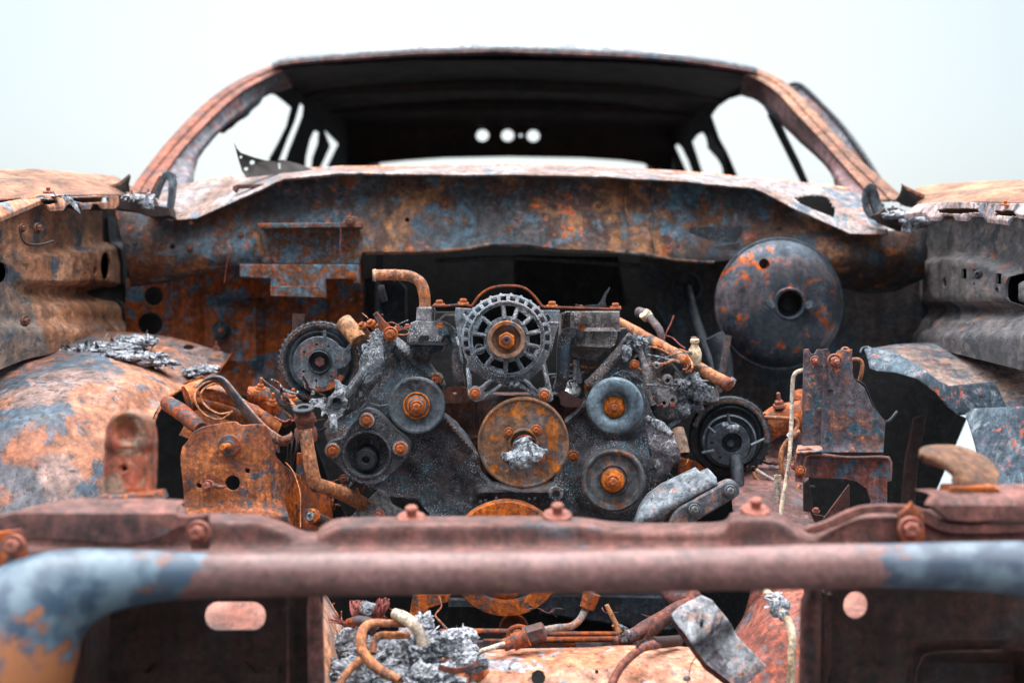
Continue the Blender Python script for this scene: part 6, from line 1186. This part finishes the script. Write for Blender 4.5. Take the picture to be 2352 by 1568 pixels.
# ------------------------------------------------------------ below the bar: crossmember, hoses, ash
def lower():
    rows = [[(1040, 1496, 2.12), (1180, 1493, 2.12), (1340, 1490, 2.12), (1470, 1486, 2.12), (1600, 1490, 2.12), (1700, 1500, 2.12)],
            [(1020, 1510, 2.07), (1180, 1507, 2.07), (1340, 1504, 2.07), (1470, 1502, 2.07), (1600, 1510, 2.07), (1700, 1520, 2.07)],
            [(1000, 1540, 2.02), (1180, 1538, 2.02), (1340, 1536, 2.02), (1480, 1536, 2.02), (1600, 1545, 2.02), (1720, 1560, 2.02)],
            [(980, 1620, 1.97), (1180, 1620, 1.97), (1340, 1620, 1.97), (1480, 1620, 1.97), (1600, 1620, 1.97), (1730, 1640, 1.97)]]
    cm_ = sheet('crossmember', rows, M['pinklt'], car, nu=6, nv=5, thick=.005, nz=.002, nf=10)
    cut(cm_, [lathe('cutter', (1236, 1553, 2.02), [(16, -80), (16, 60)], M['black'], None, axis=(0, -1, .2), seg=32), lathe('cutter', (1370, 1541, 2.02), [(4.5, -60), (4.5, 40)], M['black'], None, axis=(0, -1, .2), seg=16)])
    cm_.data.materials.clear(); cm_.data.materials.append(M['pinklt'])
    for x, y in ((1170, 1534), (1158, 1557), (1212, 1538), (1340, 1553), (1440, 1540)): bolt(x, y, 2.018, 4, cm_, 'boltpk', axis=(0, -1, .5))
    # side slope at the left and the tower at the right
    sheet('frame_rail', [[(664, 1340, 2.0), (690, 1340, 2.05), (720, 1350, 2.15), (740, 1360, 2.3)], [(690, 1440, 1.95), (735, 1430, 2.0), (768, 1450, 2.1), (800, 1470, 2.25)], [(700, 1640, 1.9), (760, 1620, 1.95), (800, 1620, 2.02), (850, 1620, 2.2)]], M['pinklt2'], car, nu=6, nv=6, thick=.005, nz=.004, nf=8)
    sheet('frame_rail', [[(1730, 1330, 2.35), (1790, 1330, 2.2), (1850, 1330, 2.15)], [(1716, 1400, 2.25), (1780, 1400, 2.12), (1850, 1400, 2.08)], [(1670, 1470, 2.2), (1750, 1480, 2.06), (1850, 1480, 2.02)], [(1580, 1520, 2.16), (1720, 1560, 2.02), (1850, 1560, 1.98)], [(1560, 1640, 2.1), (1720, 1660, 1.98), (1850, 1660, 1.94)]], M['tower'], car, nu=6, nv=6, thick=.005, nz=.005, nf=8)
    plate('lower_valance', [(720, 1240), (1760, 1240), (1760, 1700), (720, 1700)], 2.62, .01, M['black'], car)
    plate('sump', [(1230, 1366), (1420, 1366), (1560, 1370), (1620, 1420), (1540, 1450), (1420, 1440), (1240, 1410)], 2.5, .1, M['steeldk'], car, rnd=8, grid=16, nz=.01)
    plate('sump_flange', [(1030, 1376), (1110, 1376), (1160, 1384), (1160, 1394), (1030, 1394)], 2.35, .02, M['steel'], car, rnd=2)
    plate('rust_bracket', [(948, 1366), (1036, 1366), (1030, 1382), (985, 1396), (975, 1424), (962, 1420), (940, 1412)], 2.28, .01, M['rusthot'], car, rnd=2, nz=.004, grid=10)
    tube('fan_wire', [(1008, 1368, 2.2), (1014, 1392, 2.18), (1000, 1412, 2.16), (1014, 1430, 2.14), (1028, 1445, 2.12)], 3.5, M['pipe'], car, flat=.5)
    plate('lower_shelf', [(1040, 1470), (1250, 1476), (1560, 1470), (1560, 1500), (1040, 1500)], 2.22, .01, M['steel2'], car, rnd=2, grid=20, nz=.004)
    plate('rust_plate', [(1110, 1468), (1320, 1470), (1330, 1500), (1110, 1500)], 2.19, .01, M['rust'], car, rnd=2)
    tube('cooler_line', [(1010, 1450, 2.20), (1100, 1449, 2.20), (1250, 1451, 2.20)], 7, M['rust'], car)
    tube('cooler_line', [(1180, 1456, 2.18), (1300, 1455, 2.18), (1416, 1455, 2.18)], 6, M['rust'], car); tube('cooler_line', [(1180, 1468, 2.17), (1300, 1468, 2.17), (1416, 1467, 2.17)], 7, M['rust'], car)
    tube('cooler_loop', [(1168, 1462, 2.16), (1172, 1446, 2.16), (1190, 1438, 2.16), (1214, 1444, 2.16)], 6, M['rust'], car)
    f = tube('cooler_pipe', [(1070, 1500, 2.02), (1100, 1496, 2.04), (1150, 1480, 2.06), (1180, 1470, 2.08)], [6, 6, 6, 7], M['pipegr'], car)
    lathe('pipe_fitting', (1160, 1480, 2.07), [(8, -4), (14, -3), (15, 0), (15, 18), (20, 20), (19, 50), (21, 56)], M['rust'], f, axis=(1, -.05, .36), seg=24, nz=.001)
    lathe('hex_nut', (1228, 1454, 2.08), [(12, -26), (22, -24), (22, 22), (14, 26)], M['pink'], f, axis=(1, -.05, .3), seg=6)
    tube('cooler_pipe', [(1240, 1448, 2.08), (1280, 1441, 2.10), (1310, 1438, 2.12), (1330, 1424, 2.13), (1342, 1404, 2.14), (1352, 1380, 2.15), (1358, 1360, 2.16)], 8.5, M['steelpipe'], f)
    lathe('pipe_collar', (1352, 1384, 2.14), [(8, -14), (17, -12), (19, 8), (20, 24)], M['rusthot'], f, axis=(.35, .1, 1), seg=24)
    lathe('idle_ring', (1180, 1440, 2.3), [(30, 0), (34, 3), (30, 6), (24, 3)], M['rust'], car)
    tube('tie_rod', [(1412, 1478, 2.14), (1440, 1466, 2.15), (1500, 1430, 2.18), (1560, 1396, 2.2), (1600, 1366, 2.22)], [12, 17, 17, 17, 20], M['rodr'], car, nz=.002)
    tube('tie_rod_joint', [(1546, 1350, 2.24), (1560, 1370, 2.22), (1584, 1380, 2.22)], [30, 30, 22], M['pinkdk'], car, nz=.003)
    tube('lower_hose', [(1392, 1640, 1.93), (1402, 1580, 1.95), (1424, 1534, 1.97), (1452, 1504, 1.99), (1478, 1486, 2.02), (1510, 1478, 2.06)], [10, 10, 10, 10, 10, 12], M['rodr'], car, n=8)
    tube('hose_clip', [(1498, 1474, 2.05), (1520, 1474, 2.07), (1560, 1470, 2.1)], [13, 14, 13], M['soot_shade'], car)
    c = tube('burnt_spark_plug', [(1393, 1388, 2.12), (1402, 1406, 2.12), (1414, 1430, 2.12), (1424, 1450, 2.12)], [5, 5.5, 6, 9], M['beige'], car)
    clump('plug_crust', [(1430, 1446, 2.12, 13, 14, 8), (1436, 1460, 2.13, 14, 10, 8)], 'ashdk', c, sub=3, amp=.6, nf=50)
    # end piece of the broken tube at the bottom
    tube('cut_tube', [(1050, 1600, 1.96), (1056, 1560, 1.98), (1080, 1548, 2.0), (1112, 1548, 2.02)], [22, 24, 24, 20], M['pinkor'], car, hollow=.8)
lower_mats = None
M['pinklt2'] = burnt('pale_frame_rust', (196, 146, 120), (150, 140, 142), (96, 104, 112), (214, 140, 84), s=9, cp=.5, cs=.57, cb=.62, seed=90, bump=.4)
M['tower'] = burnt('tower_rust', (152, 96, 84), (120, 66, 56), (110, 104, 110), (200, 106, 64), s=11, cp=.5, cs=.58, cb=.62, seed=91, bump=.5)
M['steelpipe'] = burnt('rusty_grey_pipe', (128, 120, 116), (150, 92, 60), (84, 88, 96), (200, 116, 60), s=22, cp=.52, seed=92, bump=.4)
M['rodr'] = burnt('rod_rust', (118, 70, 58), (94, 66, 64), (74, 76, 86), (184, 96, 52), s=20, cp=.5, cs=.59, cb=.62, seed=93, bump=.5)
M['brkt'] = burnt('loose_bracket_scale', (164, 168, 174), (150, 118, 104), (104, 98, 106), (204, 132, 92), s=12, cp=.54, cs=.57, cb=.60, seed=94, bump=.35)
lower()

def loose():
    # loose bent bracket
    ol = [(1613, 1368), (1638, 1380), (1648, 1394), (1664, 1412), (1682, 1436), (1688, 1452), (1696, 1464), (1722, 1490), (1763, 1530), (1740, 1548), (1714, 1572), (1684, 1572), (1640, 1536), (1622, 1524), (1598, 1492), (1584, 1472), (1572, 1452), (1560, 1440), (1548, 1424), (1543, 1411), (1560, 1396), (1580, 1384)]
    def rel(x, y):
        t = ((x - 1613) * .55 + (y - 1368) * .83); return .035 / (1 + math.exp(-(t - 92) / 6)) - .0004 * 0 - .0003 * t
    b = plate('bent_bracket', ol, 1.93, .006, M['brkt'], None, rnd=2, grid=7, relief=rel, nz=.004, nf=16)
    b = top(b, 'loose bent steel bracket lying over the front crossmember', 'bracket')
    tube('pin', [(1610, 1440, 1.925), (1612, 1424, 1.90)], 4, M['steeldk'], b, smooth=False)
    tube('bracket_tail', [(1548, 1414, 1.935), (1520, 1432, 1.95), (1500, 1448, 1.965), (1486, 1462, 1.98), (1462, 1484, 2.0)], [9, 12, 11, 5, 4], M['rodr'], b, flat=.5, nz=.001)
    plate('bracket_flange', [(1543, 1411), (1549, 1424), (1572, 1454), (1600, 1494), (1624, 1526), (1690, 1574), (1690, 1590), (1618, 1536), (1560, 1456), (1540, 1424)], 1.935, .02, M['rodr'], b, rnd=1)
    # ash heaps
    h = clump('ash_heap', [(800, 1480, 2.06, 40, 34, 40), (870, 1510, 2.04, 80, 46, 60), (960, 1500, 2.03, 60, 54, 50), (1020, 1475, 2.03, 50, 30, 40), (1060, 1492, 2.02, 36, 22, 30), (830, 1570, 1.98, 90, 46, 60), (960, 1570, 1.97, 110, 40, 60), (1080, 1520, 1.99, 40, 20, 30), (970, 1440, 2.04, 26, 34, 18), (1060, 1462, 2.04, 34, 16, 16)], 'ash', None, sub=6, amp=.42, nf=42, flakes=420, fl=.013, seed=1)
    top(h, 'heap of pale flaky ash among burnt hoses at the bottom, left of the crossmember', 'ash heap')
    for pts, r, m, lab in ((([(944, 1432, 1.99), (900, 1431, 1.98), (860, 1430, 1.97), (838, 1440, 1.96), (830, 1462, 1.95), (832, 1492, 1.94), (850, 1518, 1.93), (880, 1542, 1.92), (918, 1562, 1.91)]), [9, 9, 9.5, 11, 12, 12, 12, 12, 11], 'pipe', 'longest scaled tube, bent round the left side of the ash heap'),
                           (([(940, 1458, 2.0), (900, 1458, 1.99), (872, 1460, 1.98), (860, 1474, 1.97), (856, 1500, 1.96)]), 9, 'pipe', 'short scaled tube bent inside the longer one on the ash heap'),
                           (([(906, 1408, 1.98), (926, 1416, 1.97), (948, 1432, 1.96), (966, 1458, 1.96), (974, 1480, 1.96)]), [13, 14, 14, 14, 15], 'pipegr', 'thick bleached grey tube sticking out of the ash heap'),
                           (([(840, 1506, 1.97), (810, 1530, 1.95), (786, 1560, 1.93), (770, 1600, 1.92)]), [9, 9, 9, 10], 'pipe', 'thin rusty tube running from the ash heap to the bottom edge')):
        t = tube('burnt_tube', pts, r, M[m], None, n=7, nz=.0006, hollow=.7); top(t, lab, 'tube', 'burnt tubes on the ash heap')
    # copper strands
    rs = random.Random(5); V_ = []; F_ = []
    def strand(p0, p1, p2, rad):
        q = [p0, p1, p2]; b0 = len(V_)
        for i in range(7):
            t = i / 6; p = (p0 * (1 - t) ** 2 + p1 * 2 * t * (1 - t) + p2 * t * t)
            for k in range(4): V_.append(p + Vector((cos(k * pi / 2) * rad, 0, sin(k * pi / 2) * rad)) + Vector((0, sin(k * pi / 2) * rad, 0)))
        for i in range(6):
            for k in range(4): F_.append([b0 + i * 4 + k, b0 + i * 4 + (k + 1) % 4, b0 + i * 4 + 4 + (k + 1) % 4, b0 + i * 4 + 4 + k])
    for i in range(150):
        if i < 75: x0, y0, x1, y1 = 826 + rs.uniform(-8, 10), 1432 + rs.uniform(-4, 6), 816 + rs.uniform(-12, 18), 1386 + rs.uniform(-8, 16)
        else: x0, y0, x1, y1 = 862 + rs.uniform(-6, 8), 1432 + rs.uniform(-6, 6), 880 + rs.uniform(-14, 14), 1378 + rs.uniform(-6, 12)
        mx_, my_ = (x0 + x1) / 2 + rs.uniform(-16, 16), (y0 + y1) / 2 + rs.uniform(-8, 8)
        strand(V(x0, y0, 2.05), V(mx_, my_, 2.03 + rs.uniform(-.02, .02)), V(x1, y1, 2.05 + rs.uniform(-.03, .03)), .0008)
    for i in range(12):
        strand(V(812 + rs.uniform(-6, 6), 1440, 2.04), V(790 + rs.uniform(-8, 8), 1430 + rs.uniform(-6, 8), 2.02), V(764 + rs.uniform(-10, 14), 1418 + rs.uniform(-8, 12), 2.01), .0006)
    w = finish(V_, F_, 'copper_strands', M['wire'], None); top(w, 'two frayed tufts of reddish copper strands above the ash heap', 'wire tuft')
    cl = clump('ash_lump', [(846, 1402, 2.04, 20, 18, 14)], 'ashdk', None, sub=4, amp=.5, nf=40, flakes=20, seed=31); top(cl, 'dark grey ash lump between the two copper wire tufts', 'ash lump')
    rg = tube('rust_sleeve', [(800, 1428, 2.02), (826, 1424, 2.0), (850, 1432, 1.99), (862, 1446, 1.99)], [8, 11, 13, 12], M['rust'], None, hollow=.8); top(rg, 'short rusty sleeve under the copper wire tufts', 'sleeve')
    rb = sheet('rust_band', [[(1010, 1524, 1.96), (1040, 1532, 1.94), (1075, 1528, 1.94), (1098, 1512, 1.96)], [(1006, 1536, 1.96), (1040, 1546, 1.94), (1078, 1540, 1.94), (1102, 1520, 1.96)]], M['rodr'], None, thick=.002); top(rb, 'curved band of dark rusty strip at the right end of the ash heap', 'strip')
    # crust on the pump pulley
    sc = sheet('foil_scrap', [[(1206, 1006, 2.225), (1222, 1010, 2.215), (1232, 1022, 2.215), (1250, 1030, 2.21)], [(1186, 1016, 2.22), (1206, 1014, 2.215), (1222, 1026, 2.205), (1254, 1040, 2.20)], [(1178, 1034, 2.22), (1190, 1040, 2.20), (1216, 1048, 2.19), (1240, 1058, 2.20)], [(1150, 1046, 2.22), (1178, 1058, 2.19), (1204, 1064, 2.19), (1230, 1054, 2.20)], [(1164, 1064, 2.21), (1180, 1078, 2.2), (1202, 1072, 2.2), (1210, 1078, 2.21)]], M['ashdk'], None, nu=10, nv=9, thick=.0015, nz=.007, nf=70); top(sc, 'crumpled grey foil scrap stuck on the centre of the rusty pump pulley', 'foil scrap')
    # ash patches on the left wheel arch
    a = clump('ash_patch', [(190, 806, 2.62, 66, 8, 46), (250, 798, 2.66, 70, 12, 70), (310, 784, 2.72, 52, 15, 70), (300, 818, 2.60, 80, 12, 46), (350, 832, 2.60, 54, 9, 40)], 'ash', None, sub=5, amp=.34, nf=26, flakes=160, fl=.02, seed=11); top(a, 'large grey ash crust on top of the left wheel arch', 'ash crust')
    a = clump('ash_patch', [(455, 852, 2.66, 34, 9, 30), (480, 846, 2.7, 22, 8, 20)], 'ash', None, sub=5, amp=.45, nf=30, flakes=50, fl=.014, seed=12); top(a, 'small pale ash crust on the torn right tip of the wheel arch', 'ash crust')
    a = clump('ash_patch', [(318, 456, 2.80, 22, 6, 16), (336, 468, 2.78, 14, 16, 10), (300, 452, 2.82, 18, 4, 16)], 'ash', None, sub=4, amp=.5, nf=40, flakes=50, fl=.014, seed=13); top(a, 'white ash dripping over the left hood hinge plate', 'ash crust')
    a = clump('ash_patch', [(2056, 494, 2.83, 34, 8, 30), (2096, 508, 2.81, 34, 9, 24), (2084, 524, 2.80, 16, 12, 8)], 'ash', None, sub=4, amp=.4, nf=36, flakes=50, fl=.014, seed=14); top(a, 'white ash caked round two studs on the right hood hinge plate', 'ash crust')
    a = clump('ash_patch', [(130, 450, 2.44, 34, 2.5, 16), (70, 458, 2.38, 50, 2.5, 20)], 'ash', None, sub=5, amp=.3, nf=40, flakes=20, fl=.007, seed=15); top(a, 'thin grey ash strewn along the left wing rail', 'ash crust')
    fl = plate('hanging_flake', [(140, 452), (156, 450), (170, 462), (178, 474), (184, 490), (172, 482), (160, 468), (148, 460)], 2.42, .002, M['ash'], None, rnd=1, nz=.006, grid=8, nf=20); top(fl, 'pointed pale flake hanging over the left wing rail', 'ash flake')
    # charred sheet standing on the strap
    k = plate('charred_sliver', [(1320, 707), (1322, 698), (1330, 700), (1340, 703), (1356, 700), (1372, 700), (1380, 692), (1388, 674), (1400, 659), (1402, 662), (1392, 680), (1390, 690), (1394, 708)], 2.385, .003, M['steeldk'], None, rnd=.5, jag=1); top(k, 'thin charred sliver standing on the right end of the rusty strap', 'charred sliver')
    # wrapped cable at lower right
    wr = clump('ash_wrap', [(1778, 1372, 2.02, 22, 12, 12), (1792, 1392, 2.0, 22, 22, 14), (1800, 1412, 1.99, 14, 14, 12)], 'ash', None, sub=4, amp=.35, nf=30, flakes=24, seed=21)
    top(wr, 'white crumbling sheath round the cream cable at the lower right', 'cable wrapping')
    cb = tube('cream_cable', [(1760, 1358, 2.04), (1784, 1384, 2.01), (1798, 1408, 1.99), (1812, 1430, 1.98), (1820, 1460, 1.97), (1818, 1510, 1.96), (1814, 1640, 1.94)], [9, 9, 9, 9.5, 9.5, 9.5, 9.5], M['cream'], None, n=7); top(cb, 'cream cable hanging from the white crumbling sheath at the lower right', 'cable')
    tw = tube('thin_wire', [(1612, 1486, 1.98), (1596, 1510, 1.95), (1586, 1530, 1.94), (1582, 1552, 1.93), (1576, 1580, 1.92)], 1.2, M['boltgr'], None, seg=6); top(tw, 'thin grey wire hanging in front of the crossmember', 'wire')
    ch = clump('ash_chip', [(1578, 1556, 1.93, 11, 7, 5)], 'ash', None, sub=3, amp=.3, nf=30, seed=22); top(ch, 'white ash chip caught on the thin grey wire', 'ash chip')
loose()
